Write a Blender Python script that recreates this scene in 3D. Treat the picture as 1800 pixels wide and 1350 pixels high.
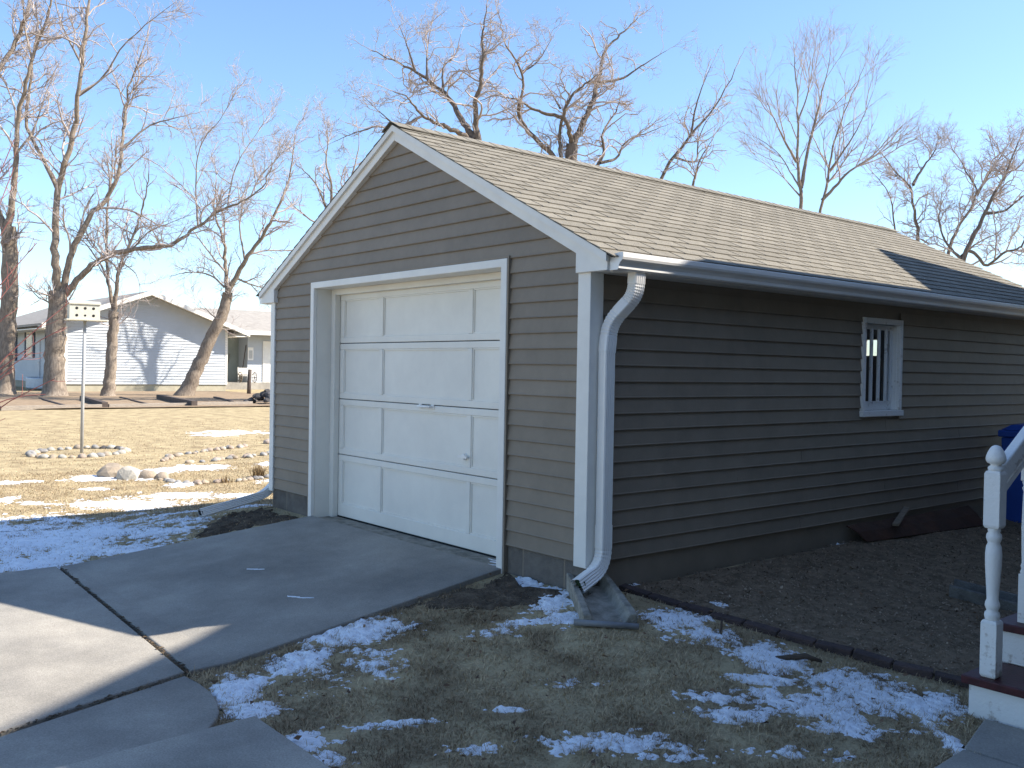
import bpy, math, random
import numpy as np
from mathutils import Vector, Matrix, noise

for o in list(bpy.data.objects):
    bpy.data.objects.remove(o)
scn = bpy.context.scene
COL = scn.collection
R = math.radians

# ------------------------------------------------------------------ camera, sky, sun, exposure
cam_data = bpy.data.cameras.new('camera')
cam = bpy.data.objects.new('camera', cam_data)
COL.objects.link(cam)
rv, uv, fv = Vector((.63989625, .76827068, .01711591)), Vector((-.0231761, -.00296892, .99972699)), Vector((-.76811175, .64011823, -.01590572))
m = Matrix((rv, uv, -fv)).transposed().to_4x4()
m.translation = Vector((4.1184, -4.0464, 1.6074))
cam.matrix_world = m
cam_data.sensor_width = 36
cam_data.lens = 1652.63 / 1800 * 36
cam_data.clip_start = .05
cam_data.clip_end = 2000
scn.camera = cam

SUN = Vector((.74, .96, 1.0)).normalized()
world = bpy.data.worlds.new('World')
scn.world = world
world.use_nodes = True
wn = world.node_tree.nodes
bg = wn['Background']
sky = wn.new('ShaderNodeTexSky')
sky.sky_type = 'NISHITA'
sky.sun_disc = False
sky.sun_elevation = math.asin(SUN.z)
sky.sun_rotation = math.atan2(SUN.x, SUN.y)
sky.altitude = 300
sky.air_density = 1.0
sky.dust_density = .4
sky.ozone_density = 4.6
world.node_tree.links.new(sky.outputs[0], bg.inputs[0])
bg.inputs[1].default_value = .132

sl = bpy.data.lights.new('sun', 'SUN')
sl.energy = 5.0
sl.angle = R(.53)
sl.color = (1.0, .93, .83)
sun = bpy.data.objects.new('sun', sl)
COL.objects.link(sun)
sun.rotation_euler = SUN.to_track_quat('Z', 'Y').to_euler()
sun.location = (20, 25, 30)

scn.view_settings.view_transform = 'Standard'
scn.view_settings.look = 'None'
scn.view_settings.gamma = 1
scn.view_settings.exposure = 1.10
scn.render.engine = 'CYCLES'
scn.cycles.use_denoising = True
scn.cycles.max_bounces = 8
scn.cycles.transparent_max_bounces = 12

# ------------------------------------------------------------------ materials
MATS = {}
def M(name, col, col2=None, rough=.8, scale=6., detail=5, bump=0., bscale=60., metal=0., rnd=0., spec=.3, streak=None, lo=.35, hi=.65, grain=0., gscale=120.):
    """procedural material in world-space coordinates: two tones mixed by noise, fine bump, per piece variation"""
    if name in MATS: return MATS[name]
    mt = bpy.data.materials.new(name); mt.use_nodes = True
    nt = mt.node_tree; N = nt.nodes; L = nt.links
    b = N['Principled BSDF']
    b.inputs['Roughness'].default_value = rough
    b.inputs['Metallic'].default_value = metal
    b.inputs['Specular IOR Level'].default_value = spec
    geo = N.new('ShaderNodeNewGeometry')
    mp = N.new('ShaderNodeMapping'); L.new(geo.outputs['Position'], mp.inputs[0])
    if streak: mp.inputs['Scale'].default_value = streak
    nz = N.new('ShaderNodeTexNoise'); nz.inputs['Scale'].default_value = scale; nz.inputs['Detail'].default_value = detail
    nz.inputs['Roughness'].default_value = .65
    L.new(mp.outputs[0], nz.inputs['Vector'])
    rp = N.new('ShaderNodeValToRGB')
    rp.color_ramp.elements[0].position = lo; rp.color_ramp.elements[1].position = hi
    c2 = col2 or tuple(c * .8 for c in col)
    rp.color_ramp.elements[0].color = (*c2, 1); rp.color_ramp.elements[1].color = (*col, 1)
    L.new(nz.outputs[0], rp.inputs[0])
    out = rp.outputs[0]
    if grain:      # fine speckle and broad stains over the two tones
        for sc_, am in ((gscale, grain), (.55, grain*.9)):
            ng = N.new('ShaderNodeTexNoise'); ng.inputs['Scale'].default_value = sc_; ng.inputs['Detail'].default_value = 6; ng.inputs['Roughness'].default_value = .7
            L.new(geo.outputs['Position'], ng.inputs['Vector'])
            mg = N.new('ShaderNodeMapRange'); mg.inputs[1].default_value = .3; mg.inputs[2].default_value = .7
            mg.inputs[3].default_value = 1 - am; mg.inputs[4].default_value = 1 + am
            L.new(ng.outputs[0], mg.inputs[0])
            hg = N.new('ShaderNodeHueSaturation'); L.new(mg.outputs[0], hg.inputs['Value']); L.new(out, hg.inputs['Color'])
            out = hg.outputs[0]
    if rnd:
        oi = N.new('ShaderNodeObjectInfo')
        ad = N.new('ShaderNodeMath'); ad.operation = 'ADD'
        L.new(oi.outputs['Random'], ad.inputs[0]); L.new(geo.outputs['Random Per Island'], ad.inputs[1])
        fr = N.new('ShaderNodeMath'); fr.operation = 'FRACT'; L.new(ad.outputs[0], fr.inputs[0])
        mr = N.new('ShaderNodeMapRange'); mr.inputs[3].default_value = 1 - rnd; mr.inputs[4].default_value = 1 + rnd
        L.new(fr.outputs[0], mr.inputs[0])
        hs = N.new('ShaderNodeHueSaturation'); L.new(mr.outputs[0], hs.inputs['Value']); L.new(out, hs.inputs['Color'])
        out = hs.outputs[0]
    L.new(out, b.inputs['Base Color'])
    if bump:
        n2 = N.new('ShaderNodeTexNoise'); n2.inputs['Scale'].default_value = bscale; n2.inputs['Detail'].default_value = 4
        L.new(mp.outputs[0], n2.inputs['Vector'])
        bp = N.new('ShaderNodeBump'); bp.inputs['Strength'].default_value = bump; bp.inputs['Distance'].default_value = .02
        L.new(n2.outputs[0], bp.inputs['Height']); L.new(bp.outputs[0], b.inputs['Normal'])
    MATS[name] = mt
    return mt

m_siding = M('taupe_siding', (.240, .197, .148), (.21, .172, .129), rough=.55, scale=3, bump=.08, bscale=180, rnd=.06, grain=.05, gscale=9)
m_white = M('white_paint', (.80, .775, .71), (.73, .705, .65), rough=.5, scale=4, bump=.04, bscale=90)
m_whitew = M('weathered_white_paint', (.78, .77, .74), (.42, .37, .32), rough=.6, scale=11, detail=8, bump=.2, bscale=70, lo=.33, hi=.42)
m_door = M('door_white_paint', (.80, .77, .69), (.73, .70, .63), rough=.5, scale=2.5, bump=.05, bscale=60)
m_gutter = M('white_aluminium', (.82, .80, .76), (.76, .74, .70), rough=.32, scale=3, spec=.5)
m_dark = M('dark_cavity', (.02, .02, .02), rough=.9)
m_shingle = M('tan_shingle', (.272, .250, .206), (.222, .203, .168), rough=.95, scale=22, bump=.5, bscale=350, rnd=.10, spec=.1)
m_deck = M('roof_felt', (.05, .045, .04), rough=.95)
m_block = M('concrete_block', (.20, .18, .155), (.13, .118, .105), rough=.95, scale=7, bump=.5, bscale=120, rnd=.06, spec=.1)
m_mortar = M('mortar', (.09, .083, .075), rough=.95)
m_conc = M('concrete', (.38, .35, .30), (.255, .238, .21), rough=.9, scale=1.3, detail=8, bump=.22, bscale=160, spec=.15, rnd=.05, grain=.24)
m_conc_old = M('old_concrete', (.36, .33, .275), (.20, .185, .15), rough=.95, scale=14, detail=8, bump=.5, bscale=110, spec=.1, lo=.36, hi=.6)
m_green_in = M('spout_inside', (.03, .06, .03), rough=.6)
m_glass = None
def glass():
    global m_glass
    if m_glass: return m_glass
    mt = bpy.data.materials.new('window_glass'); mt.use_nodes = True
    nt = mt.node_tree; N = nt.nodes; L = nt.links
    for n in list(N):
        if n.type != 'OUTPUT_MATERIAL': N.remove(n)
    tr = N.new('ShaderNodeBsdfTransparent'); tr.inputs[0].default_value = (.8, .83, .83, 1)
    gl = N.new('ShaderNodeBsdfGlossy'); gl.inputs['Roughness'].default_value = .03
    fz = N.new('ShaderNodeFresnel'); fz.inputs[0].default_value = 1.5
    mx = N.new('ShaderNodeMixShader')
    L.new(fz.outputs[0], mx.inputs[0]); L.new(tr.outputs[0], mx.inputs[1]); L.new(gl.outputs[0], mx.inputs[2])
    L.new(mx.outputs[0], N['Material Output'].inputs[0])
    m_glass = mt
    return mt

# ------------------------------------------------------------------ mesh helpers
class MB:
    def __init__(s): s.v = []; s.f = []
    def box(s, a, b):
        x0, y0, z0 = a; x1, y1, z1 = b
        n = len(s.v)
        s.v += [(x0,y0,z0),(x1,y0,z0),(x1,y1,z0),(x0,y1,z0),(x0,y0,z1),(x1,y0,z1),(x1,y1,z1),(x0,y1,z1)]
        s.f += [tuple(n+i for i in q) for q in ((0,3,2,1),(4,5,6,7),(0,1,5,4),(1,2,6,5),(2,3,7,6),(3,0,4,7))]
        return s
    def hexa(s, p):   # 8 points, same order as box
        n = len(s.v); s.v += [tuple(q) for q in p]
        s.f += [tuple(n+i for i in q) for q in ((0,3,2,1),(4,5,6,7),(0,1,5,4),(1,2,6,5),(2,3,7,6),(3,0,4,7))]
        return s
    def obox(s, p0, p1, w, h, up=(0,0,1)):   # box from p0 to p1, width w, height h
        p0, p1 = Vector(p0), Vector(p1); t = (p1-p0).normalized(); sd = t.cross(Vector(up)).normalized(); u = sd.cross(t)
        q = []
        for k in (-.5, .5):
            for (pp, e) in ((p0, -.5), (p0, .5), (p1, .5), (p1, -.5)):
                q.append(pp + sd*w*e + u*h*k)
        return s.hexa(q)
    def prism(s, poly, axis, a, b):   # polygon in the two other axes, extruded along axis from a to b
        n = len(s.v); k = len(poly)
        for d in (a, b):
            for (p, q) in poly:
                s.v.append({'x': (d, p, q), 'y': (p, d, q), 'z': (p, q, d)}[axis])
        s.f.append(tuple(range(n, n+k))); s.f.append(tuple(range(n+2*k-1, n+k-1, -1)))
        for i in range(k):
            j = (i+1) % k; s.f.append((n+i, n+k+i, n+k+j, n+j))
        return s
    def tube(s, pts, rad, n=8, cap=True):
        pts = [Vector(p) for p in pts]; st = len(s.v); K = len(pts)
        if not hasattr(rad, '__len__'): rad = [rad]*K
        side = None
        for i, p in enumerate(pts):
            t = (pts[min(i+1, K-1)] - pts[max(i-1, 0)]).normalized()
            if side is None: side = t.orthogonal().normalized()
            side = (side - t*side.dot(t)).normalized(); u = t.cross(side)
            for k in range(n):
                a = 2*math.pi*k/n
                s.v.append(tuple(p + (side*math.cos(a) + u*math.sin(a))*rad[i]))
        for i in range(K-1):
            for k in range(n):
                k2 = (k+1) % n
                s.f.append((st+i*n+k, st+i*n+k2, st+(i+1)*n+k2, st+(i+1)*n+k))
        if cap:
            s.f.append(tuple(st+k for k in reversed(range(n)))); s.f.append(tuple(st+(K-1)*n+k for k in range(n)))
        return s
    def lathe(s, prof, c, n=16):   # prof: (r,z)
        st = len(s.v); K = len(prof)
        for (r, z) in prof:
            for k in range(n):
                a = 2*math.pi*k/n; s.v.append((c[0]+r*math.cos(a), c[1]+r*math.sin(a), c[2]+z))
        for i in range(K-1):
            for k in range(n):
                k2 = (k+1) % n; s.f.append((st+i*n+k, st+i*n+k2, st+(i+1)*n+k2, st+(i+1)*n+k))
        s.f.append(tuple(st+k for k in reversed(range(n)))); s.f.append(tuple(st+(K-1)*n+k for k in range(n)))
        return s
    def sweep(s, prof, path, up, scales=None):   # closed 2D profile (a,b) swept along path; a along side, b along 'out'
        pts = [Vector(p) for p in path]; K = len(pts); n = len(prof); st = len(s.v); side = Vector(up).normalized()
        for i, p in enumerate(pts):
            t = (pts[min(i+1, K-1)] - pts[max(i-1, 0)]).normalized()
            sd = (side - t*side.dot(t)).normalized(); o = t.cross(sd)
            sc = scales[i] if scales else 1.
            for (a, b) in prof: s.v.append(tuple(p + sd*a*sc + o*b*sc))
        for i in range(K-1):
            for k in range(n):
                k2 = (k+1) % n; s.f.append((st+i*n+k, st+i*n+k2, st+(i+1)*n+k2, st+(i+1)*n+k))
        return s
    def mesh(s, name):
        me = bpy.data.meshes.new(name); me.from_pydata(s.v, [], s.f); me.update()
        return me
    def build(s, name, mat, parent=None, smooth=False, bevel=0., recentre=True, sub=0):
        if recentre:
            A = np.array(s.v, float); c = Vector(((A[:,0].min()+A[:,0].max())/2, (A[:,1].min()+A[:,1].max())/2, A[:,2].min()))
            s.v = [tuple(Vector(p)-c) for p in s.v]
        else: c = Vector((0,0,0))
        return place(name, s.mesh(name), mat, c, parent, smooth, bevel)

def place(name, me, mat, loc=(0,0,0), parent=None, smooth=False, bevel=0., rot=None, scale=None):
    if not me.materials: me.materials.append(mat)
    if smooth:
        me.polygons.foreach_set('use_smooth', [True]*len(me.polygons))
    o = bpy.data.objects.new(name, me); COL.objects.link(o); o.location = loc
    if rot is not None: o.rotation_euler = rot
    if scale is not None: o.scale = scale
    if parent is not None: attach(o, parent)
    if bevel:
        bm = o.modifiers.new('bevel', 'BEVEL'); bm.width = bevel; bm.segments = 2; bm.limit_method = 'ANGLE'; bm.angle_limit = R(40)
    return o

WORLD_LOC = {}
def attach(o, parent):
    o.parent = parent
    off = Vector((0,0,0)); p = parent
    M4 = Matrix.Identity(4)
    chain = []
    while p is not None:
        chain.append(p); p = p.parent
    for q in reversed(chain):
        M4 = M4 @ q.matrix_parent_inverse @ Matrix.LocRotScale(q.location, q.rotation_euler, q.scale)
    o.matrix_parent_inverse = M4.inverted()

def tag(o, label=None, cat=None, group=None, kind=None):
    if label: o['label'] = label
    if cat: o['category'] = cat
    if group: o['group'] = group
    if kind: o['kind'] = kind
    return o
def thing(name, loc, label, cat, group=None):
    o = bpy.data.objects.new(name, None); COL.objects.link(o); o.location = loc; o.empty_display_size = .2
    return tag(o, label, cat, group)

def fast_mesh(name, V, F):
    """V (n,3) array, F (m,k) array of equal sided faces"""
    me = bpy.data.meshes.new(name)
    V = np.asarray(V, np.float32); F = np.asarray(F, np.int32); k = F.shape[1]
    me.vertices.add(len(V)); me.vertices.foreach_set('co', V.ravel())
    me.loops.add(F.size); me.loops.foreach_set('vertex_index', F.ravel())
    me.polygons.add(len(F)); me.polygons.foreach_set('loop_start', np.arange(0, F.size, k, dtype=np.int32))
    me.polygons.foreach_set('loop_total', np.full(len(F), k, np.int32))
    me.update(calc_edges=True)
    return me

# ------------------------------------------------------------------ terrain height
def gh(x, y):
    dx = max(-4.34-x, 0, x); dy = max(-y, 0, y-7.5)
    return .235*max(0., 1 - math.hypot(dx, dy)/2.0)
def gh_np(x, y):
    dx = np.maximum(np.maximum(-4.34-x, 0), x); dy = np.maximum(np.maximum(-y, 0), y-7.5)
    return .235*np.maximum(0., 1 - np.hypot(dx, dy)/2.0)
def in_poly(x, y, poly):
    c = np.zeros(np.shape(x), bool); n = len(poly)
    for i in range(n):
        (x0, y0), (x1, y1) = poly[i], poly[(i+1) % n]
        hit = ((y0 > y) != (y1 > y)) & (x < (x1-x0)*(y-y0)/((y1-y0) if y1 != y0 else 1e-9) + x0)
        c ^= hit
    return c
SLAB_A = [(-3.50, -.012), (-.78, -.012), (-.625, -2.215), (-3.665, -2.075)]
SLAB_B = [(-3.665, -2.10), (-.625, -2.245), (-.31, -3.17), (.68, -6.2), (-3.55, -7.5)]
SLAB_C = [(-.585, -2.26), (-.42, -2.245), (-.27, -2.25), (-.13, -2.275), (.0, -2.32), (.08, -2.365), (.2, -2.47), (.6, -2.7), (.9, -6.2), (.715, -6.2), (-.275, -3.17)]
SLAB_D = [(.30, -2.285), (4.6, -2.285), (4.6, -6.2), (.52, -6.2)]
WALK_1 = [(2.20, .45), (3.7, .45), (3.7, .02), (2.30, .02)]
WALK_2 = [(2.31, -.005), (3.7, -.005), (3.7, -1.1), (2.36, -1.1)]
WALK_3 = [(2.37, -1.13), (3.7, -1.13), (3.7, -2.25), (2.42, -2.25)]
PAVED = [SLAB_A, SLAB_B, SLAB_C, SLAB_D, WALK_1, WALK_2, WALK_3]
EDGE = [(0.01, 0.27), (0.44, 0.39), (0.79, 0.48), (1.10, 0.59), (1.39, 0.69), (1.67, 0.78), (1.92, 0.90), (2.12, .97)]
BED = EDGE + [(2.12, 4.0), (2.4, 9.5), (0.0, 9.5)]

# ------------------------------------------------------------------ ground, paving, snow, grass
random.seed(3); np.random.seed(3)
m_turf = M('dormant_turf', (.46, .37, .22), (.23, .175, .105), rough=1, scale=2.6, detail=9, lo=.30, hi=.58, bump=.9, bscale=45, spec=.05)
m_blade = M('dead_grass_blades', (.48, .37, .228), (.18, .124, .074), rough=.9, scale=2.4, detail=9, lo=.34, hi=.58, rnd=.5, spec=.1)
m_soil = M('dark_soil', (.17, .13, .092), (.075, .058, .043), rough=1, scale=9, detail=8, bump=1., bscale=60, spec=.05)
m_bed = M('gravelly_bed', (.29, .215, .145), (.16, .12, .08), rough=1, scale=12, detail=9, bump=1., bscale=70, spec=.05)
m_chip = M('wood_chips_and_gravel', (.36, .28, .20), (.14, .105, .072), rough=1, scale=20, rnd=.5, spec=.05)
m_mulch = M('tan_mulch', (.36, .27, .18), (.24, .18, .125), rough=1, scale=3, detail=9, bump=.8, bscale=30, spec=.05)
m_snow = M('snow', (.86, .88, .90), (.80, .83, .87), rough=.75, scale=8, bump=.5, bscale=90, spec=.2)

def axis(fine0, fine1, step, far):
    a = list(np.arange(fine0, fine1+1e-6, step)); d = step
    lo, hi = [], []
    x = fine0
    while x > -far: d *= 1.25; x -= d; lo.append(x)
    d = step; x = fine1
    while x < far: d *= 1.25; x += d; hi.append(x)
    return np.array(lo[::-1] + a + hi)
gx, gy = axis(-16, 6, .12, 700), axis(-7, 10, .12, 700)
X, Y = np.meshgrid(gx, gy, indexing='ij')
Z = gh_np(X, Y)
lump = np.array([noise.noise((float(a)*.9, float(b)*.9, 0)) + .5*noise.noise((float(a)*3, float(b)*3, 4)) if (-17 < a < 7 and -8 < b < 11) else 0 for a, b in zip(X.ravel(), Y.ravel())]).reshape(X.shape)
Z = Z + lump*.012
LX, LY, LZ = gx, gy, lump*.012
def gl(x, y):
    """ground height with its lumps (bilinear in the terrain grid)"""
    i = np.clip(np.searchsorted(LX, x)-1, 0, len(LX)-2); j = np.clip(np.searchsorted(LY, y)-1, 0, len(LY)-2)
    a = (x-LX[i])/(LX[i+1]-LX[i]); b = (y-LY[j])/(LY[j+1]-LY[j])
    return gh_np(x, y) + LZ[i, j]*(1-a)*(1-b) + LZ[i+1, j]*a*(1-b) + LZ[i, j+1]*(1-a)*b + LZ[i+1, j+1]*a*b
pav = np.zeros(X.shape, bool)
for p in PAVED: pav |= in_poly(X, Y, p)
Z = np.where(pav, np.minimum(Z, gh_np(X, Y)) - .02, Z)
Z = np.where(in_poly(X, Y-.06, BED), Z - .035, Z)
nx, ny = X.shape
idx = np.arange(nx*ny).reshape(nx, ny)
F = np.stack([idx[:-1,:-1], idx[1:,:-1], idx[1:,1:], idx[:-1,1:]], -1).reshape(-1, 4)
ground = place('lawn', fast_mesh('lawn', np.stack([X, Y, Z], -1).reshape(-1, 3), F), m_turf, smooth=True)
tag(ground, 'dormant tan lawn spreading around the garage', 'lawn', kind='structure')

def slab(poly, name, parent, top, thick=.11, mat=m_conc, cuts=()):
    """a paving slab that follows the fall of the ground; top(x,y) gives the height"""
    mb = MB(); P = poly
    # split at y=-2 where the fall ends
    rows = []
    def cut(poly, yc, keep_above):
        out = []
        for i in range(len(poly)):
            a, b = poly[i], poly[(i+1) % len(poly)]
            ia, ib = (a[1] >= yc) == keep_above, (b[1] >= yc) == keep_above
            if ia: out.append(a)
            if ia != ib:
                t = (yc-a[1])/(b[1]-a[1]); out.append((a[0]+t*(b[0]-a[0]), yc))
        return out
    pieces = [P]
    for yc in cuts:
        new = []
        for q in pieces:
            u, l = cut(q, yc, True), cut(q, yc, False)
            new += [w for w in (u, l) if len(w) > 2]
        pieces = new
    allv = {}
    def vid(x, y, z):
        k = (round(x, 5), round(y, 5), round(z, 5))
        if k not in allv: allv[k] = len(mb.v); mb.v.append((x, y, z))
        return allv[k]
    for q in pieces:
        if sum(q[i][0]*q[(i+1)%len(q)][1]-q[(i+1)%len(q)][0]*q[i][1] for i in range(len(q))) < 0: q = q[::-1]
        mb.f.append(tuple(vid(x, y, top(x, y)) for x, y in q))
    q = P if sum(P[i][0]*P[(i+1)%len(P)][1]-P[(i+1)%len(P)][0]*P[i][1] for i in range(len(P))) > 0 else P[::-1]
    ring = []
    for i in range(len(q)):
        a, b = q[i], q[(i+1) % len(q)]; ring.append(a)
        for yc in cuts:
            if (a[1]-yc)*(b[1]-yc) < 0:
                t = (yc-a[1])/(b[1]-a[1]); ring.append((a[0]+t*(b[0]-a[0]), yc))
    for i in range(len(ring)):
        a, b = ring[i], ring[(i+1) % len(ring)]
        mb.f.append((vid(*a, top(*a)), vid(*a, top(*a)-thick), vid(*b, top(*b)-thick), vid(*b, top(*b))))
    return mb.build(name, mat, parent, recentre=False, bevel=.008)
drive = thing('driveway', (-2.1, -2.5, 0), None, None); drive['kind'] = 'structure'
drive['label'] = 'concrete driveway slabs in front of the garage door'
def drive_top(x, y): return .235*max(0., 1 + min(y, 0)/2.0) + .028
slab(SLAB_A, 'slab', drive, drive_top, cuts=(-2.0,))
slab(SLAB_B, 'slab', drive, drive_top)
slab(SLAB_C, 'slab', drive, lambda x, y: .022)
walk = thing('walkway', (2.5, -2.5, 0), None, None); walk['kind'] = 'structure'
walk['label'] = 'concrete walk slabs leading to the porch steps'
slab(SLAB_D, 'slab', walk, lambda x, y: .085)
slab(WALK_1, 'slab', walk, lambda x, y: .012 + .004*x)
slab(WALK_2, 'slab', walk, lambda x, y: .016 + .004*x)
slab(WALK_3, 'slab', walk, lambda x, y: .016 + .004*x)
# dirt and grass litter lying in the driveway joints
mb = MB()
for (a, b) in (((-3.66, -2.088), (-.62, -2.232)), ((-.60, -2.25), (-.29, -3.17)), ((-.29, -3.17), (.69, -6.2))):
    L = math.hypot(b[0]-a[0], b[1]-a[1]); k = int(L/.02)
    for i in range(k):
        t = (i+random.random())/k; x, y = a[0]+t*(b[0]-a[0])+random.gauss(0, .008), a[1]+t*(b[1]-a[1])+random.gauss(0, .008)
        s_ = random.uniform(.008, .02); z = .018+random.uniform(0, .012)
        an = random.uniform(0, 3.1); dx, dy = math.cos(an)*s_, math.sin(an)*s_
        mb.v += [(x-dx, y-dy, z), (x+dy*.5, y-dx*.5, z+s_*.3), (x+dx, y+dy, z+.002), (x-dy*.5, y+dx*.5, z+s_*.5)]
        n = len(mb.v)-4; mb.f.append((n, n+1, n+2, n+3))
tag(mb.build('joint_litter', m_soil, None, recentre=False), 'dirt and dead grass caught in the driveway joints', 'dirt', kind='stuff')

# planting bed of gravel and chips between garage and porch, with its brick edging
bx, by = np.arange(0.004, 2.5, .05), np.arange(.2, 9.5, .05)
X, Y = np.meshgrid(bx, by, indexing='ij')
ins = in_poly(X, Y, BED)
Z = gh_np(X, Y) + .018 + np.array([.02*noise.noise((float(a)*2, float(b)*2, 7)) + .012*noise.noise((float(a)*9, float(b)*9, 2)) for a, b in zip(X.ravel(), Y.ravel())]).reshape(X.shape)
nx, ny = X.shape; idx = np.arange(nx*ny).reshape(nx, ny)
ok = (ins[:-1,:-1] & ins[1:,:-1] & ins[1:,1:] & ins[:-1,1:]).ravel()
F = np.stack([idx[:-1,:-1], idx[1:,:-1], idx[1:,1:], idx[:-1,1:]], -1).reshape(-1, 4)[ok]
bed = place('gravel_bed', fast_mesh('gravel_bed', np.stack([X, Y, Z], -1).reshape(-1, 3), F), m_bed, smooth=True)
tag(bed, 'bare dark gravelly bed between garage and porch', 'bed', kind='structure')
n = 20000
cx = np.random.uniform(.03, 2.1, n); cy = np.random.uniform(.3, 6.5, n)
k = in_poly(cx, cy, BED); cx, cy = cx[k], cy[k]; n = len(cx)
cz = gh_np(cx, cy) + .024 + np.array([.02*noise.noise((float(a)*2, float(b)*2, 7)) for a, b in zip(cx, cy)])
sz = np.random.uniform(.003, .008, n)*np.random.choice([1, 1, 1, 1.8], n); an = np.random.uniform(0, 6.28, n)
c_, s_ = np.cos(an)*sz, np.sin(an)*sz; tl = np.random.uniform(-.6, .6, (n, 4))*sz[:, None]
V = np.stack([np.stack([cx-c_, cy-s_, cz+tl[:,0]], -1), np.stack([cx+s_*.6, cy-c_*.6, cz+tl[:,1]], -1), np.stack([cx+c_, cy+s_, cz+tl[:,2]+.004], -1), np.stack([cx-s_*.6, cy+c_*.6, cz+tl[:,3]+.003], -1)], 1).reshape(-1, 3)
tag(place('bed_chips', fast_mesh('bed_chips', V, np.arange(4*n).reshape(-1, 4)), m_chip), 'loose stone and wood chips covering the bed', 'chips', kind='stuff')
m_brick = M('edging_brick', (.10, .068, .06), (.06, .045, .042), rough=.95, scale=18, bump=.5, bscale=120, rnd=.15)
edg = thing('brick_edging', (1.0, .6, 0), 'dark red brick edging between the lawn and the gravel bed', 'edging')
acc = [0]
for a, b in zip(EDGE[:-1], EDGE[1:]): acc.append(acc[-1]+math.hypot(b[0]-a[0], b[1]-a[1]))
def along(d):
    for i in range(len(acc)-1):
        if d <= acc[i+1] or i == len(acc)-2:
            t = (d-acc[i])/(acc[i+1]-acc[i]); a, b = EDGE[i], EDGE[i+1]
            return a[0]+t*(b[0]-a[0]), a[1]+t*(b[1]-a[1])
d = .03
while d < acc[-1]-.2:
    p, q = along(d), along(d+.195)
    z0, z1 = gh(*p)+.002+random.uniform(-.007, .007), gh(*q)+.002+random.uniform(-.007, .007)
    MB().obox((*p, z0), (*q, z1), .085, .055).build('brick', m_brick, edg, bevel=.006)
    d += .203

# ---- snow
SNOW = [(-0.58,-1.29,0.29,0.21,1),(-0.41,-1.73,0.19,0.18,0.9),(-0.26,-2.11,0.14,0.25,1.1),(0.01,-2.18,0.12,0.1,1.1),(-0.11,-1.63,0.25,0.23,0.55),(0.46,-2.17,0.15,0.09,0.8),(0.71,-2.17,0.1,0.1,0.9),(0.61,-1.75,0.24,0.04,0.8),(-0.22,-1.43,0.19,0.13,0.55),(-0.52,-0.08,0.11,0.09,1.1),(-0.09,-0.22,0.13,0.23,1.05),(0.09,-0.54,0.16,0.08,0.75),(0.19,-0.36,0.1,0.13,0.8),(0.07,-0.76,0.19,0.09,0.5),(0.56,0.15,0.21,0.16,1),(0.81,0.17,0.17,0.11,0.95),(0.55,0.63,0.12,0.09,0.9),(0.0,0.39,0.15,0.04,0.9),(1.22,0.21,0.2,0.18,1),(1.33,-0.07,0.18,0.07,0.9),(1.32,-0.49,0.13,0.05,0.75),(1.52,-0.49,0.22,0.07,0.85),(1.62,-0.15,0.26,0.18,0.8),(1.7,0.32,0.35,0.23,0.95),(1.92,0.41,0.21,0.15,1),(1.84,-0.16,0.31,0.1,0.7),(1.38,-1.14,0.27,0.09,0.95),(1.57,-1.06,0.17,0.05,0.7),(0.98,-1.71,0.14,0.05,0.7),(0.85,-1.32,0.13,0.03,0.65),(2.19,0.1,0.04,0.2,1.1),(2.02,0.05,0.16,0.07,0.6),(0.87,0.02,0.23,0.05,0.6),(0.82,-0.91,0.17,0.05,0.4),(1.78,-0.68,0.3,0.07,0.5),(0.07,2.91,0.08,0.06,1.1),(-4.86,-1.8,1.03,0.97,1.1),(-4.31,-1.24,0.54,0.35,0.9),(-4.02,-2.18,0.41,0.43,1.1),(-4.52,-0.75,0.62,0.22,0.75),(-4.96,-0.18,0.66,0.31,0.85),(-3.94,-1.64,0.65,0.26,0.9),(-5.09,-2.47,0.71,1.16,1.1),(-6.84,-0.56,0.59,0.37,0.95),(-7.16,0.18,0.47,0.26,0.85),(-6.82,0.71,0.3,0.21,0.8),(-9.5,-0.17,0.34,0.28,0.95),(-9.96,0.88,0.28,0.39,1.0),(-10.13,1.37,0.34,0.33,0.95),(-10.02,1.71,0.25,0.34,1),(-8.22,0.57,0.17,0.25,0.95),(-7.9,-1.6,0.11,0.25,1.1),(-9.61,-1.21,0.18,0.2,0.8),(-9.61,-0.97,0.14,0.13,0.7),(-17.12,5.11,0.9,0.58,0.6),(-10.15,2.69,0.13,0.36,0.9),(-16.46,4.36,0.49,0.36,0.7),(-8.36,-0.53,0.21,0.12,0.7),(-7.44,-1.4,0.37,0.14,0.5),(-8.04,1.7,0.15,0.2,0.7),(-9.11,0.35,0.23,0.17,0.8),(-6.08,-1.5,0.75,0.23,0.6)]
AX, AY = (.640, .768), (-.768, .640)     # main axes of the drifts
def snow_field(x, y):
    s = np.zeros(x.shape)
    for (cx, cy, ra, rb, st) in SNOW:
        dx, dy = x-cx, y-cy
        q = ((dx*AX[0]+dy*AX[1])/ra)**2 + ((dx*AY[0]+dy*AY[1])/rb)**2
        s = np.maximum(s, st*np.exp(-q*.75))
    return s
SV, SF, base = [], [], 0
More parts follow.
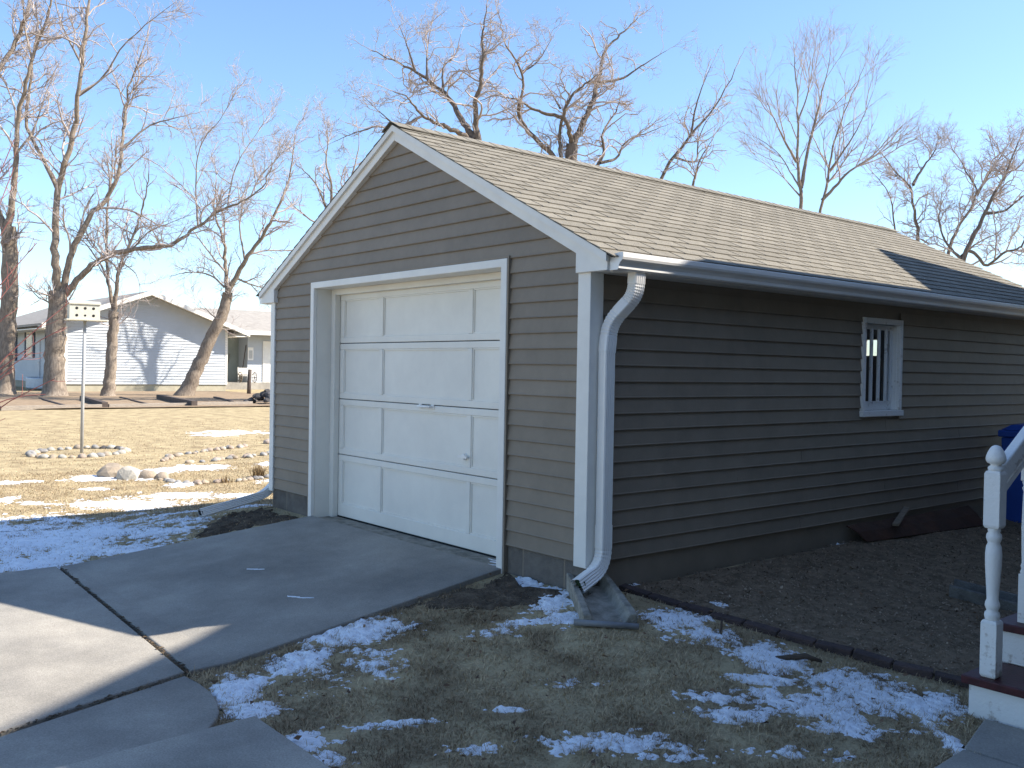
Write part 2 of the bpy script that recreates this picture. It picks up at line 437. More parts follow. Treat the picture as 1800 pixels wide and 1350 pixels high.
def snow_sheet(x0, x1, y0, y1, st, thr, extra_z=0.):
    global base
    X, Y = np.meshgrid(np.arange(x0, x1, st), np.arange(y0, y1, st), indexing='ij')
    S = snow_field(X, Y)
    near = S > .12
    nz = np.zeros(X.shape)
    ii = np.argwhere(near)
    for i, j in ii:
        x, y = float(X[i, j]), float(Y[i, j])
        nz[i, j] = .5*noise.noise((x*3.2, y*3.2, 1)) + .45*noise.noise((x*9, y*9, 3)) + .55*noise.noise((x*20, y*20, 5)) + .65*noise.noise((x*50, y*50, 8))
    H = np.where(near, S + nz*.75 - thr, -1)
    pv = np.zeros(X.shape, bool)
    for p in PAVED: pv |= in_poly(X, Y, p)
    H[pv] = -1
    H[(X > -4.34) & (X < .0) & (Y > -.01)] = -1
    Z = gl(X, Y) + .001 + .024*np.clip(H, -.3, .8)/.8*np.clip(1.15-.4*H, .7, 1.2)
    nx, ny = X.shape; idx = np.arange(nx*ny).reshape(nx, ny)
    g = H > -.28
    q = (g[:-1,:-1].astype(int)+g[1:,:-1]+g[1:,1:]+g[:-1,1:]) >= 3
    F = np.stack([idx[:-1,:-1], idx[1:,:-1], idx[1:,1:], idx[:-1,1:]], -1)[q]
    used, inv = np.unique(F, return_inverse=True)
    SV.append(np.stack([X, Y, Z], -1).reshape(-1, 3)[used]); SF.append(inv.reshape(-1, 4)+base); base += len(used)
snow_sheet(-1.2, 2.35, -2.6, 1.2, .011, .49)
snow_sheet(.0, .3, 2.7, 3.2, .016, .42)
snow_sheet(-6.4, -3.4, -4.5, .6, .018, .66)
snow_sheet(-10.8, -5.6, -2.4, 3.2, .026, .46)
snow_sheet(-18.5, -15.5, 3.2, 6.2, .06, .42)
tag(place('snow', fast_mesh('snow', np.concatenate(SV), np.concatenate(SF)), m_snow, smooth=True), 'thin patchy snow lying on the shaded grass', 'snow', kind='stuff')
# wisps of snow blown onto the concrete
mb = MB()
def wisp(cx, cy, L, W, ang, z):
    k = 14; ca, sa = math.cos(ang), math.sin(ang); st = len(mb.v)
    for i in range(k+1):
        t = i/k*2-1; w = W*(1-t*t)**.5*(.6+.5*noise.noise((cx*9+t*3, cy*7, 1)))
        o = W*.8*noise.noise((t*2.5, cx*5, 3))
        for e, dz in ((-1, 0), (0, .006), (1, 0)):
            a, b = t*L, o+e*w; mb.v.append((cx+a*ca-b*sa, cy+a*sa+b*ca, z(cx+a*ca-b*sa, cy+a*sa+b*ca)+.001+dz))
    for i in range(k):
        for e in (0, 1): mb.f.append((st+i*3+e, st+(i+1)*3+e, st+(i+1)*3+e+1, st+i*3+e+1))
for a in ((-1.40, -1.25, .05, .012, .5), (-1.31, -1.21, .06, .005, .62), (-2.26, -1.14, .045, .006, .6), (-2.21, -1.11, .04, .004, .72)): wisp(*a, drive_top)
for a in ((-.95, .10, .12, .05, 0), (-.9, .04, .1, .03, .1), (-1.05, .15, .1, .03, 0)): wisp(*a, lambda x, y: .24)
tag(mb.build('snow_wisp', m_snow, None, smooth=True, recentre=False), 'small wisps of snow on the driveway concrete', 'snow', kind='stuff')

# ---- dead grass blades
def blades(n, x0, x1, y0, y1, hmin, hmax, wid, seed, cond=None):
    rg = np.random.default_rng(seed)
    x = rg.uniform(x0, x1, n); y = rg.uniform(y0, y1, n)
    ok = np.ones(n, bool)
    for p in PAVED: ok &= ~in_poly(x, y, p)
    ok &= ~in_poly(x, y, BED)
    ok &= ~((x > -4.36) & (x < 0.02) & (y > -.03) & (y < 7.6))
    if cond is not None: ok &= cond(x, y, rg)
    x, y = x[ok], y[ok]; n = len(x)
    z = gl(x, y) - .004
    h = rg.uniform(hmin, hmax, n); az = rg.uniform(0, 6.283, n); lean = rg.uniform(.5, 1.52, n)
    dx, dy, dz = np.sin(lean)*np.cos(az), np.sin(lean)*np.sin(az), np.cos(lean)
    wx, wy = -np.sin(az)*wid*.5, np.cos(az)*wid*.5
    b = np.stack([x, y, z], -1)
    mid = b + np.stack([dx*.55*h, dy*.55*h, dz*.6*h], -1)
    tip = b + np.stack([dx*1.1*h, dy*1.1*h, dz*.85*h], -1)
    w = np.stack([wx, wy, np.zeros(n)], -1)
    V = np.stack([b-w, b+w, mid+w*.8, mid-w*.8, tip], 1)
    return V
def clumps(x, y):
    return np.array([noise.noise((float(a)*5, float(b)*5, 6)) + .7*noise.noise((float(a)*14, float(b)*14, 2)) for a, b in zip(x, y)])
def soil_gap(x, y, rg):   # bare ground hugging the garage and the splash block
    d = np.maximum(np.maximum(-y, 0), np.maximum(x, 0))
    return rg.random(len(x)) < np.clip((d-.12)/.55, .12, 1)*np.clip(.62+.9*clumps(x, y), .12, 1)
def thin_out(x, y, rg): return rg.random(len(x)) < np.clip((x+24)/12, 0, 1)
parts_ = [blades(330000, -.9, 2.4, -2.7, 1.1, .016, .042, .0026, 1, soil_gap),
          blades(26000, -.9, 2.4, -2.7, 1.1, .035, .065, .0034, 9, soil_gap),
          blades(45000, -6.4, -3.4, -4.6, .5, .02, .045, .004, 2),
          blades(70000, -10.5, -5.2, -3.4, 3.6, .02, .045, .006, 3),
          blades(50000, -24, -10.4, -4.5, 9, .02, .045, .009, 4, thin_out)]
V = np.concatenate(parts_); n = len(V)
i0 = np.arange(n)*5
tri = np.concatenate([np.stack([i0, i0+1, i0+2], -1), np.stack([i0, i0+2, i0+3], -1), np.stack([i0+3, i0+2, i0+4], -1)])
tag(place('grass', fast_mesh('grass', V.reshape(-1, 3), tri), m_blade), 'short dead tan grass blades of the dormant lawn', 'grass', kind='stuff')
# brown leaf scraps and bits lying about
n = 420; rg = np.random.default_rng(8)
lx, ly = rg.uniform(-.9, 2.3, n), rg.uniform(-2.6, 2.6, n)
k = np.ones(n, bool)
for p in PAVED: k &= ~in_poly(lx, ly, p)
k &= ~((lx < .05) & (ly > -.05)); lx, ly = lx[k], ly[k]; n = len(lx); lz = gh_np(lx, ly)+rg.uniform(.02, .04, n)
sz = rg.uniform(.008, .022, n); an = rg.uniform(0, 6.28, n); c_, s_ = np.cos(an)*sz, np.sin(an)*sz; tl = rg.uniform(-.5, .5, (n, 4))*sz[:, None]
V = np.stack([np.stack([lx-c_, ly-s_, lz+tl[:,0]], -1), np.stack([lx+s_*.5, ly-c_*.5, lz+tl[:,1]], -1), np.stack([lx+c_, ly+s_, lz+tl[:,2]], -1), np.stack([lx-s_*.5, ly+c_*.5, lz+tl[:,3]], -1)], 1).reshape(-1, 3)
tag(place('leaf_litter', fast_mesh('leaf_litter', V, np.arange(4*n).reshape(-1, 4)), M('dry_leaf', (.17, .10, .055), (.10, .06, .035), rough=.8, scale=6, rnd=.4)), 'scattered brown leaf scraps on grass and bed', 'leaves', kind='stuff')
# bare dark earth along the garage front and beside the driveway
def earth(name, pts, label):
    mb = MB(); n0 = len(pts)
    cx, cy = sum(p[0] for p in pts)/n0, sum(p[1] for p in pts)/n0
    ring = []
    for i in range(n0):
        a, b = pts[i], pts[(i+1) % n0]
        for k in range(14):
            t = k/14; x, y = a[0]+t*(b[0]-a[0]), a[1]+t*(b[1]-a[1])
            s_ = 1+.34*noise.noise((x*6, y*6, 9))+.25*noise.noise((x*19, y*19, 4)); ring.append((cx+(x-cx)*s_, cy+(y-cy)*s_))
    K = len(ring); R_ = 12
    mb.v.append((cx, cy, gh(cx, cy)+.022))
    for j in range(1, R_+1):
        for (x, y) in ring:
            px, py = cx+(x-cx)*j/R_, cy+(y-cy)*j/R_
            mb.v.append((px, py, gh(px, py) + (.016 if j < R_-2 else -.006) + .014*noise.noise((px*11, py*11, 2)) + .014*noise.noise((px*37, py*37, 5))))
    for k in range(K): mb.f.append((0, 1+k, 1+(k+1) % K))
    for j in range(R_-1):
        for k in range(K): mb.f.append((1+j*K+k, 1+(j+1)*K+k, 1+(j+1)*K+(k+1) % K, 1+j*K+(k+1) % K))
    return tag(mb.build(name, m_soil, None, smooth=True, recentre=False), label, kind='structure')
earth('bare_soil', [(-.72, -.04), (-.15, -.04), (.05, -.12), (-.05, -.35), (-.3, -.62), (-.62, -.9), (-.70, -.5)], 'bare dark soil beside the driveway under the garage corner')
earth('bare_soil', [(-4.36, -.03), (-3.55, -.03), (-3.57, -.6), (-3.65, -1.1), (-4.1, -.8), (-4.5, -.3)], 'bare soil beneath the left downspout extension')

# ------------------------------------------------------------------ the garage
XL, XM, LEN = -4.337, -2.1685, 7.5
ZS, LAP = .42, .1016
SL = .506
PEAK_IN, EAVE_IN = 3.381, 2.326
GA = thing('garage', (XM, LEN/2, .2), 'taupe lap-sided single-car garage with white door and tan shingle roof', 'garage')
def P(mb, name, mat, parent=None, **k): return mb.build(name, mat, parent or GA, **k)

# walls (solid cores behind the siding), with openings for door and the two side windows
WIN = (3.115, 3.757, 1.262, 2.085)
DX0, DX1, DTOP = -3.484, -.836, 2.296
w = MB(); w.box((XL+.01, .004, .2), (DX0-.02, .12, DTOP+.02)); w.box((DX1+.02, .004, .2), (-.01, .12, DTOP+.02))
w.prism([(XL+.01, DTOP+.02), (-.01, DTOP+.02), (-.01, 2.33), (XM, 3.42), (XL+.01, 2.33)], 'y', .004, .12)
P(w, 'front_wall', m_siding, recentre=False)
def side_core(x0, x1, name):
    w = MB(); a, b, c, d = WIN
    w.box((x0, .12, .2), (x1, a+.03, 2.34)); w.box((x0, b-.03, .2), (x1, LEN-.12, 2.34))
    w.box((x0, a+.03, .2), (x1, b-.03, c+.03)); w.box((x0, a+.03, d-.03), (x1, b-.03, 2.34))
    return P(w, name, m_siding, recentre=False)
side_core(-.11, -.004, 'side_wall')
w = MB(); w.box((XL+.004, .12, .2), (XL+.11, LEN-.12, 2.34)); P(w, 'side_wall', m_siding, recentre=False)
w = MB(); BW = (-2.44, -2.19, 1.86, 2.07)      # window in the back wall
w.box((XL+.01, LEN-.12, .2), (BW[0], LEN, 2.33)); w.box((BW[1], LEN-.12, .2), (-.01, LEN, 2.33))
w.box((BW[0], LEN-.12, .2), (BW[1], LEN, BW[2])); w.box((BW[0], LEN-.12, BW[3]), (BW[1], LEN, 2.33))
w.prism([(XL+.01, 2.33), (-.01, 2.33), (XM, 3.42)], 'y', LEN-.12, LEN)
P(w, 'back_wall', m_siding, recentre=False)
w = MB(); e_ = .06
w.box((BW[0]-e_, LEN-.01, BW[2]-e_), (BW[0], LEN+.03, BW[3]+e_)); w.box((BW[1], LEN-.01, BW[2]-e_), (BW[1]+e_, LEN+.03, BW[3]+e_)); w.box((BW[0], LEN-.01, BW[3]), (BW[1], LEN+.03, BW[3]+e_)); w.box((BW[0], LEN-.01, BW[2]-e_), (BW[1], LEN+.03, BW[2]))
bw_ = P(w, 'window', m_white); w = MB(); w.v = [(BW[0], LEN-.06, BW[2]), (BW[1], LEN-.06, BW[2]), (BW[1], LEN-.06, BW[3]), (BW[0], LEN-.06, BW[3])]; w.f = [(0, 1, 2, 3)]; w.build('pane', glass(), bw_)
w = MB(); w.box((XL+.1, .19, .1), (-.1, LEN-.1, .236)); P(w, 'floor_slab', m_conc_old, recentre=False)
w = MB(); w.box((DX0-.05, -.005, .1), (DX1+.05, .30, .243)); P(w, 'door_threshold', m_conc_old, recentre=False)

# lap siding, board by board
def board_mesh(x0b, x1b, x0t, x1t, h):
    """one lapped board on a wall facing -y; bottom edge proud"""
    mb = MB(); ob, ot = .017, .004
    mb.hexa([(x0b, -ob, 0), (x1b, -ob, 0), (x1b, 0, 0), (x0b, 0, 0), (x0t, -ot, h), (x1t, -ot, h), (x1t, 0, h), (x0t, 0, h)])
    mb.v += [(x0b, -ob-.0025, .004), (x1b, -ob-.0025, .004), (x1b, -ob+.001, .012), (x0b, -ob+.001, .012)]
    mb.f.append((8, 9, 10, 11)); mb.f.append((0, 1, 9, 8))
    return mb.mesh('siding_board')
JL, JR = -3.555, -.768     # outer edges of the door casing
CR = .086                  # corner trim width
def rake_x(z, right):      # where the rake's lower edge is at height z
    dx = max(0., (PEAK_IN - z)/SL)
    return XM + dx if right else XM - dx
cache = {}
i = 0
while True:
    z0 = ZS + i*LAP
    if z0 > PEAK_IN - .02: break
    z1 = z0 + LAP
    if i < 19:
        for (a, b) in ((XL+.06, JL), (JR, -CR)):
            hh = LAP if z1 < DTOP+.1 else LAP
            if (a, b) not in cache: cache[(a, b)] = board_mesh(a, b, a, b, LAP)
            me = cache[(a, b)]
            if z1 > EAVE_IN:   # clipped by the rake
                me = board_mesh(max(a, rake_x(z0, False)), min(b, rake_x(z0, True)), max(a, rake_x(z1, False)), min(b, rake_x(z1, True)), LAP)
            place('siding_board', me, m_siding, (0, -.0, z0), GA)
    else:
        xa, xb = max(XL+.06, rake_x(z0, False)), min(-CR, rake_x(z0, True))
        xc, xd = max(XL+.06, rake_x(z1, False)), min(-CR, rake_x(z1, True))
        h = LAP if z1 < PEAK_IN else PEAK_IN - z0
        place('siding_board', board_mesh(xa, xb, xc, xd, h), m_siding, (0, 0, z0), GA)
    i += 1
for side in (1, -1):
    i = 0
    cache = {}
    while ZS + (i+1)*LAP < 2.215:
        z0 = ZS + i*LAP; z1 = z0+LAP
        spans = [(CR, LEN-.09)]
        if side == 1 and z1 > WIN[2]+.02 and z0 < WIN[3]-.02: spans = [(CR, WIN[0]+.01), (WIN[1]-.01, LEN-.09)]
        if len(spans) == 1:      # boards come in lengths: one overlapped seam per course
            ys = (2.3, 4.9, 3.55, 5.6, 1.5)[i % 5]; spans = [(CR, ys), (ys-.02, LEN-.09)]
        for j_, (a, b) in enumerate(spans):
            if (a, b) not in cache: cache[(a, b)] = board_mesh(a, b, a, b, LAP)
            place('siding_board', cache[(a, b)], m_siding, (.0012*j_, 0, z0) if side == 1 else (XL-.0012*j_, a+b, z0), GA, rot=(0, 0, R(90) if side == 1 else R(-90)))
        i += 1

# corner trims
def corner(x, s):
    mb = MB()
    mb.prism([(x-s*CR, -.026), (x+s*.024, -.026), (x+s*.024, .088), (x-s*.004, .088), (x-s*.004, -.002), (x-s*CR, -.002)], 'z', .395, 2.206)
    P(mb, 'corner_trim', m_white, bevel=.004)
corner(0, 1)
mb = MB(); mb.prism([(XL-.024, -.026), (XL+.058, -.026), (XL+.058, -.002), (XL+.004, -.002), (XL+.004, .088), (XL-.024, .088)], 'z', .395, 2.206)
P(mb, 'corner_trim', m_white, bevel=.004)

# foundation blocks, joints recessed
mb = MB(); mb.box((XL+.03, .012, -.2), (DX0-.02, .19, .43)); mb.box((DX1+.02, .012, -.2), (-.03, .19, .43))
mb.box((-.19, .1, -.2), (-.022, LEN-.03, .43)); mb.box((XL+.022, .1, -.2), (XL+.19, LEN-.03, .43)); mb.box((XL+.1, LEN-.2, -.2), (-.1, LEN-.02, .43))
P(mb, 'foundation_mortar', m_mortar, recentre=False)
bl = {}
def block(x0, x1, y0, y1, z0, z1):
    k = (round(x1-x0, 3), round(y1-y0, 3), round(z1-z0, 3))
    if k not in bl:
        q = MB().box((-k[0]/2, -k[1]/2, 0), (k[0]/2, k[1]/2, k[2])); bl[k] = q.mesh('block')
    place('foundation_block', bl[k], m_block, ((x0+x1)/2, (y0+y1)/2, z0), GA, bevel=.006)
for row, (z0, z1) in enumerate(((.02, .212), (.222, .416))):
    x = XL+.02 + (0 if row else .2)
    for (a, b) in ([(XL+.02, XL+.30), (XL+.31, XL+.71), (XL+.72, DX0-.1)] if row else [(XL+.02, XL+.5), (XL+.51, DX0-.1)]): block(a, b, .002, .2, z0, z1)
    for (a, b) in ([(-.755, -.60), (-.59, -.20), (-.19, -.01)] if row else [(-.755, -.4), (-.39, -.01)]): block(a, b, .002, .2, z0, z1)
    y = .21 if row else .41
    while y < LEN-.1:
        y2 = min(y+.39, LEN-.02); block(-.2, -.012, y, y2, z0, z1); block(XL+.012, XL+.2, y, y2, z0, z1); y += .40
    if row == 0: block(-.2, -.012, .205, .40, z0, z1)

# door casing, jambs and the sectional door
TW = .06
c_ = MB(); c_.prism([(JL+.012, .19), (DX0, .19), (DX0, DTOP), (DX1, DTOP), (DX1, .19), (JR-.004, .19), (JR-.004, 2.352), (JL+.012, 2.352)], 'y', -.034, .0)
P(c_, 'door_casing', m_white, bevel=.004)
c_ = MB(); c_.prism([(JL-.004, .22), (JL+.010, .22), (JL+.010, 2.354), (JR-.002, 2.354), (JR-.002, .22), (JR+.012, .22), (JR+.012, 2.368), (JL-.004, 2.368)], 'y', -.030, .0)
P(c_, 'casing_channel', m_siding, recentre=False)
JI = .20
c_ = MB(); c_.box((JL+.03, .001, .236), (DX0+.001, JI+.08, DTOP+.03)); P(c_, 'door_jamb', m_door, recentre=False)
c_ = MB(); c_.box((DX1-.001, .001, .236), (JR-.01, JI+.08, DTOP+.03)); P(c_, 'door_jamb', m_door, recentre=False)
c_ = MB(); c_.box((DX0+.002, .001, DTOP-.001), (DX1-.002, JI+.08, DTOP+.03)); P(c_, 'door_head', m_door, recentre=False)
c_ = MB(); c_.box((DX0+.002, JI-.055, .245), (DX0+.072, JI-.004, DTOP-.002)); c_.box((DX1-.05, JI-.055, .245), (DX1-.002, JI-.004, DTOP-.002)); c_.box((DX0+.073, JI-.055, DTOP-.05), (DX1-.051, JI-.004, DTOP-.002))
P(c_, 'door_stop', m_door, recentre=False)
SX = [-3.45, -3.345, -2.742, -2.695, -1.497, -1.448, -.93, -.845]
zs = [.254, .812, 1.312, 1.812, DTOP-.01]
for k in range(4):
    z0, z1 = zs[k]+.003, zs[k+1]-.003
    rb, rt = (.115 if k == 0 else .052), (.085 if k == 3 else .052)
    s_ = MB(); yf = JI
    s_.box((SX[0], yf, z0), (SX[7], yf+.035, z0+rb)); s_.box((SX[0], yf, z1-rt), (SX[7], yf+.035, z1))
    for a in (0, 2, 4, 6): s_.box((SX[a], yf+.0005, z0+rb), (SX[a+1], yf+.035, z1-rt))
    sec = P(s_, 'door_section', m_door, bevel=.005)
    for a in (1, 3, 5):
        p_ = MB(); x0, x1, za, zb = SX[a], SX[a+1], z0+rb, z1-rt
        p_.box((x0-.004, yf+.016, za-.004), (x1+.004, yf+.03, zb+.004))
        p_.build('panel', m_door, sec)
        p_ = MB(); e = .010   # moulding round the panel
        p_.box((x0, yf+.009, za), (x0+e, yf+.017, zb)); p_.box((x1-e, yf+.006, za), (x1, yf+.017, zb))
        p_.box((x0+e, yf+.006, za), (x1-e, yf+.017, za+e)); p_.box((x0+e, yf+.006, zb-e), (x1-e, yf+.017, zb))
        p_.build('moulding', m_door, sec)
h_ = MB(); h_.tube([(-2.11, yf-.002, 1.30), (-2.105, yf-.03, 1.30), (-2.06, yf-.038, 1.30), (-1.99, yf-.038, 1.30), (-1.945, yf-.03, 1.30), (-1.94, yf-.002, 1.30)], .011, 8)
h_.box((-2.13, yf-.008, 1.282), (-2.09, yf+.001, 1.318)); h_.box((-1.96, yf-.008, 1.282), (-1.92, yf+.001, 1.318))
P(h_, 'door_handle', m_gutter, smooth=False)
h_ = MB(); h_.tube([(-1.506, yf+.002, .944), (-1.506, yf-.028, .944)], [.026, .022], 14); h_.obox((-1.56, yf-.03, .944), (-1.452, yf-.03, .944), .012, .016)
P(h_, 'door_lock', m_gutter)
d_ = MB(); d_.box((DX0, JI+.05, .24), (DX1, JI+.06, DTOP)); P(d_, 'door_backing', m_dark, recentre=False)
d_ = MB(); d_.box((SX[0], JI+.004, .243), (SX[7], JI+.03, .256)); P(d_, 'door_seal', m_dark, recentre=False)

# side windows with frame, sill, sash, bars and glass (the far one lets daylight through)
def side_window(x, s):
    a, b, c, d = WIN
    f = MB(); t = .046
    for (y0, y1, z0, z1) in ((a, a+t, c+.05, d), (b-t, b, c+.05, d), (a+t, b-t, d-t, d)): f.box((x-.02*s if s > 0 else x-.03, y0, z0), (x+.03 if s > 0 else x+.02, y1, z1))
    win = f.build('window', m_whitew, GA, bevel=.004)
    q = MB(); q.box((min(x-s*.05, x+s*.045), a-.01, c), (max(x-s*.05, x+s*.045), b+.01, c+.048)); q.build('sill', m_whitew, win, bevel=.004)
    lo, hi = sorted((x-s*.105, x-s*.001))
    q = MB()
    for (y0, y1, z0, z1) in ((a+t-.01, a+t+.004, c+.05, d-t), (b-t-.004, b-t+.01, c+.05, d-t)): q.box((lo, y0, z0), (hi, y1, z1))
    q.build('window_reveal', m_whitew, win, recentre=False)
    q = MB(); lo, hi = sorted((x-s*.066, x-s*.040)); e = .045
    y0, y1, z0, z1 = a+t+.004, b-t-.004, c+.05, d-t
    q.box((lo, y0, z0), (hi, y1, z0+.075)); q.box((lo, y0, z1-e), (hi, y1, z1)); q.box((lo, y0, z0+.075), (hi, y0+e*.6, z1-e)); q.box((lo, y1-e, z0+.075), (hi, y1, z1-e))
    q.build('sash', m_whitew, win, bevel=.003)
    g = MB(); g.v = [(x-s*.056, y0+.01, z0+.05), (x-s*.056, y1-.02, z0+.05), (x-s*.056, y1-.02, z1-.03), (x-s*.056, y0+.01, z1-.03)]; g.f = [(0, 1, 2, 3)]; g.build('pane', glass(), win)
    if s > 0:
        for k in range(4):
            yb = y0+.035+.120*k
            q = MB(); q.box((x-.038, yb, z0+.07), (x-.016, yb+.028, z1-.04)); q.build('bar', m_whitew, win, bevel=.004)
side_window(0, 1)

# rakes, eave returns, soffits
def rake(sgn, y0, y1, name='rake_board'):
    X = lambda d: XM + sgn*d      # d = distance from the ridge
    de = 2.1685+.186
    top = lambda d: 3.497 - SL*d
    mb = MB()
    poly = [(X(0), top(0)), (X(de), top(de)), (X(de), 2.204), (X(2.1685-CR), 2.204), (X(2.1685-CR), EAVE_IN), (X(0), PEAK_IN)]
    mb.prism(poly, 'y', y0, y1)
    o = P(mb, name, m_white, bevel=.003)
    q = MB(); q.prism([(X(0), top(0)+.001), (X(de+.01), top(de+.01)+.001), (X(de+.01), top(de+.01)-.046), (X(0), top(0)-.046)], 'y', y0-.022 if y0 < 1 else y1, y0 if y0 < 1 else y1+.022)
    q.build('rake_moulding', m_white, o)
for s in (1, -1):
    rake(s, -.05, -.003); rake(s, LEN+.003, LEN+.05)
    so = MB(); xs_ = sorted((XM+s*2.165, XM+s*2.353)); so.box((xs_[0], .0, 2.206), (xs_[1], LEN, 2.222)); P(so, 'soffit', m_white, recentre=False)
    so = MB(); xs_ = sorted((XM+s*2.336, XM+s*2.354)); so.box((xs_[0], -.003, 2.2), (xs_[1], LEN+.003, 2.296)); P(so, 'fascia', m_white, recentre=False)
    dk = MB(); e = 2.40
    dk.prism([(XM, 3.500), (XM+s*e, 3.500-SL*e), (XM+s*e, 3.490-SL*e), (XM, 3.490)], 'y', -.068, LEN+.068); P(dk, 'roof_deck', m_deck, recentre=False)

# three-tab shingles: the nearest 300 tabs of the visible slope are single pieces, the others one joined part
ang = math.atan(SL); EXP, TAB = .1275, .305
tabm = MB()
def tab_verts(w=.290, l=.165, th=.007, lift=.0115):
    # local: u down the slope (x), y along the roof, z off the roof; butt end at u=0, head at u=-l
    return [(-l, -w/2, 0), (0, -w/2, lift-th), (0, w/2, lift-th), (-l, w/2, 0), (-l, -w/2, .002), (0, -w/2, lift), (0, w/2, lift), (-l, w/2, .002)]
tabm.hexa(tab_verts()); tab_mesh = tabm.mesh('shingle')
tabs = []
nc = int(2.42/math.cos(ang)/EXP)
for r_ in range(nc):
    u = 2.425/math.cos(ang) - r_*EXP           # distance of the butt from the ridge along the slope
    y = -.083 + (TAB/2 if r_ % 2 else 0.)
    if r_ % 2: tabs.append((u, -.083+TAB/4, TAB/2-.015))
    while y < LEN+.08:
        w_ = min(TAB, LEN+.09-y)
        if w_ > .05: tabs.append((u, y+w_/2, w_-.015))
        y += TAB
camxy = cam.location.copy() if False else Vector((4.118, -4.046, 1.607))
def tab_point(u, y, s=1): return Vector((XM + s*u*math.cos(ang), y, 3.500 - u*math.sin(ang)))
full = [t for t in tabs if abs(t[2]-(TAB-.015)) < .01]
full.sort(key=lambda t: (tab_point(t[0], t[1])-camxy).length)
near = set(full[:300])
rest = MB()
def add_tab(mb, u, y, w_, s):
    o = tab_point(u, y, s)
    du = Vector((s*math.cos(ang), 0, -math.sin(ang))); n_ = Vector((s*math.sin(ang), 0, math.cos(ang)))
    j = random.uniform(-.003, .003)
    vs = [tuple(o + du*(q[0]+j) + Vector((0, q[1], 0)) + n_*q[2]) for q in tab_verts(w_)]
    if s < 0: vs = [vs[k] for k in (3, 2, 1, 0, 7, 6, 5, 4)]
    mb.hexa(vs)
for t in tabs:
    if t in near:
        o = tab_point(t[0]+random.uniform(-.003, .003), t[1])
        o = place('shingle', tab_mesh, m_shingle, o, GA, rot=(random.uniform(-.004, .004), ang, 0))
    else: add_tab(rest, *t, 1)
for t in tabs: add_tab(rest, *t, -1)
tag(P(rest, 'shingles', m_shingle, recentre=False), kind='stuff')
cap = MB()
e, f_ = .14, .155
for s in (1, -1):
    a = [Vector((s*k*math.cos(ang), 0, -k*math.sin(ang))) for k in (0, e)]
    n_ = Vector((s*math.sin(ang), 0, math.cos(ang)))*.005
    V8 = [a[0]+Vector((0, 0, .010)), a[1]+Vector((0, 0, .010)), a[1]+Vector((0, .29, .003)), a[0]+Vector((0, .29, .003))]
    V8 = V8 + [q+n_ for q in V8]
    cap.hexa(V8 if s > 0 else [V8[k] for k in (1, 0, 3, 2, 5, 4, 7, 6)])
cap_mesh = cap.mesh('ridge_cap')
y = -.09
while y < LEN-.1:
    place('ridge_cap', cap_mesh, m_shingle, (XM, y, 3.512), GA); y += .14

# gutters
def gutter(s):
    X = lambda d: XM + s*(2.1685+d)
    outer = [(.187, 2.296), (.187, 2.203), (.252, 2.203), (.262, 2.212), (.264, 2.232), (.275, 2.248), (.292, 2.262), (.298, 2.276), (.298, 2.302), (.284, 2.306)]
    inner = [(.288, 2.298), (.292, 2.278), (.286, 2.266), (.270, 2.252), (.258, 2.236), (.256, 2.216), (.25, 2.208), (.191, 2.208), (.191, 2.296)]
    mb = MB(); mb.prism([(X(d), z) for d, z in outer+inner], 'y', -.03, LEN+.06)
    g = P(mb, 'gutter', m_gutter)
    q = MB(); q.prism([(X(d), z) for d, z in outer], 'y', -.033, -.029); q.build('end_cap', m_gutter, g)
    q = MB(); q.prism([(X(d), z) for d, z in outer], 'y', LEN+.059, LEN+.063); q.build('end_cap', m_gutter, g)
gutter(1); gutter(-1)

# downspouts: corrugated rectangular pipe
def ribbed(w, d, n=5, amp=.006):
    """closed profile: a across (w), b through (d); ribs on the two broad faces"""
    out = []
    for k in range(n*2+1): out.append((-w/2+w*k/(n*2), d/2 + (amp if k % 2 else 0)))
    for k in range(5): out.append((w/2+(.002 if k % 2 else 0), d/2-d*k/4))
    for k in range(n*2+1): out.append((w/2-w*k/(n*2), -d/2 - (amp if k % 2 else 0)))
    for k in range(1, 4): out.append((-w/2-(.002 if k % 2 else 0), -d/2+d*k/4))
    return out
PL = []
def bend(pts, n=7, pleat=0.):
    """round the corners of a polyline"""
    global PL
    P_ = [Vector(p) for p in pts]; out = [P_[0]]; PL = [1.]
    for i in range(1, len(P_)-1):
        a, b, c = P_[i-1], P_[i], P_[i+1]; r = min((a-b).length, (c-b).length)*.48
        p, q = b+(a-b).normalized()*r, b+(c-b).normalized()*r
        for k in range(n+1):
            t = k/n; out.append(p*(1-t)**2 + b*2*t*(1-t) + q*t*t); PL.append(1.-pleat if k % 2 else 1.)
    out.append(P_[-1]); PL.append(1.); return out
ds = MB(); pth = bend([(.205, .185, 2.21), (.205, .180, 2.07), (.064, .105, 1.90), (.064, .085, 1.72)], 16, .07); ds.sweep(ribbed(.088, .064), pth, (0, 1, 0), PL)
D1 = P(ds, 'downspout', m_gutter, recentre=False)
q = MB(); q.sweep(ribbed(.083, .060), bend([(.064, .085, 1.75), (.064, .085, 1.0), (.064, .085, .62)]), (0, 1, 0)); q.build('downspout_pipe', m_gutter, D1, recentre=False)
q = MB()
pth = bend([(.064, .085, .66), (.064, .085, .40), (.087, -.15, .315)], 16, .06)
q.sweep(ribbed(.088, .064), pth, (0, 1, .0), PL)
q.build('downspout_elbow', m_gutter, D1, recentre=False)
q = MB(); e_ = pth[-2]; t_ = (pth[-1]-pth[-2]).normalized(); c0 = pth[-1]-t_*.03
q.obox(c0-t_*.001, c0+t_*.001, .078, .052); q.build('spout_mouth', m_green_in, D1, recentre=False)
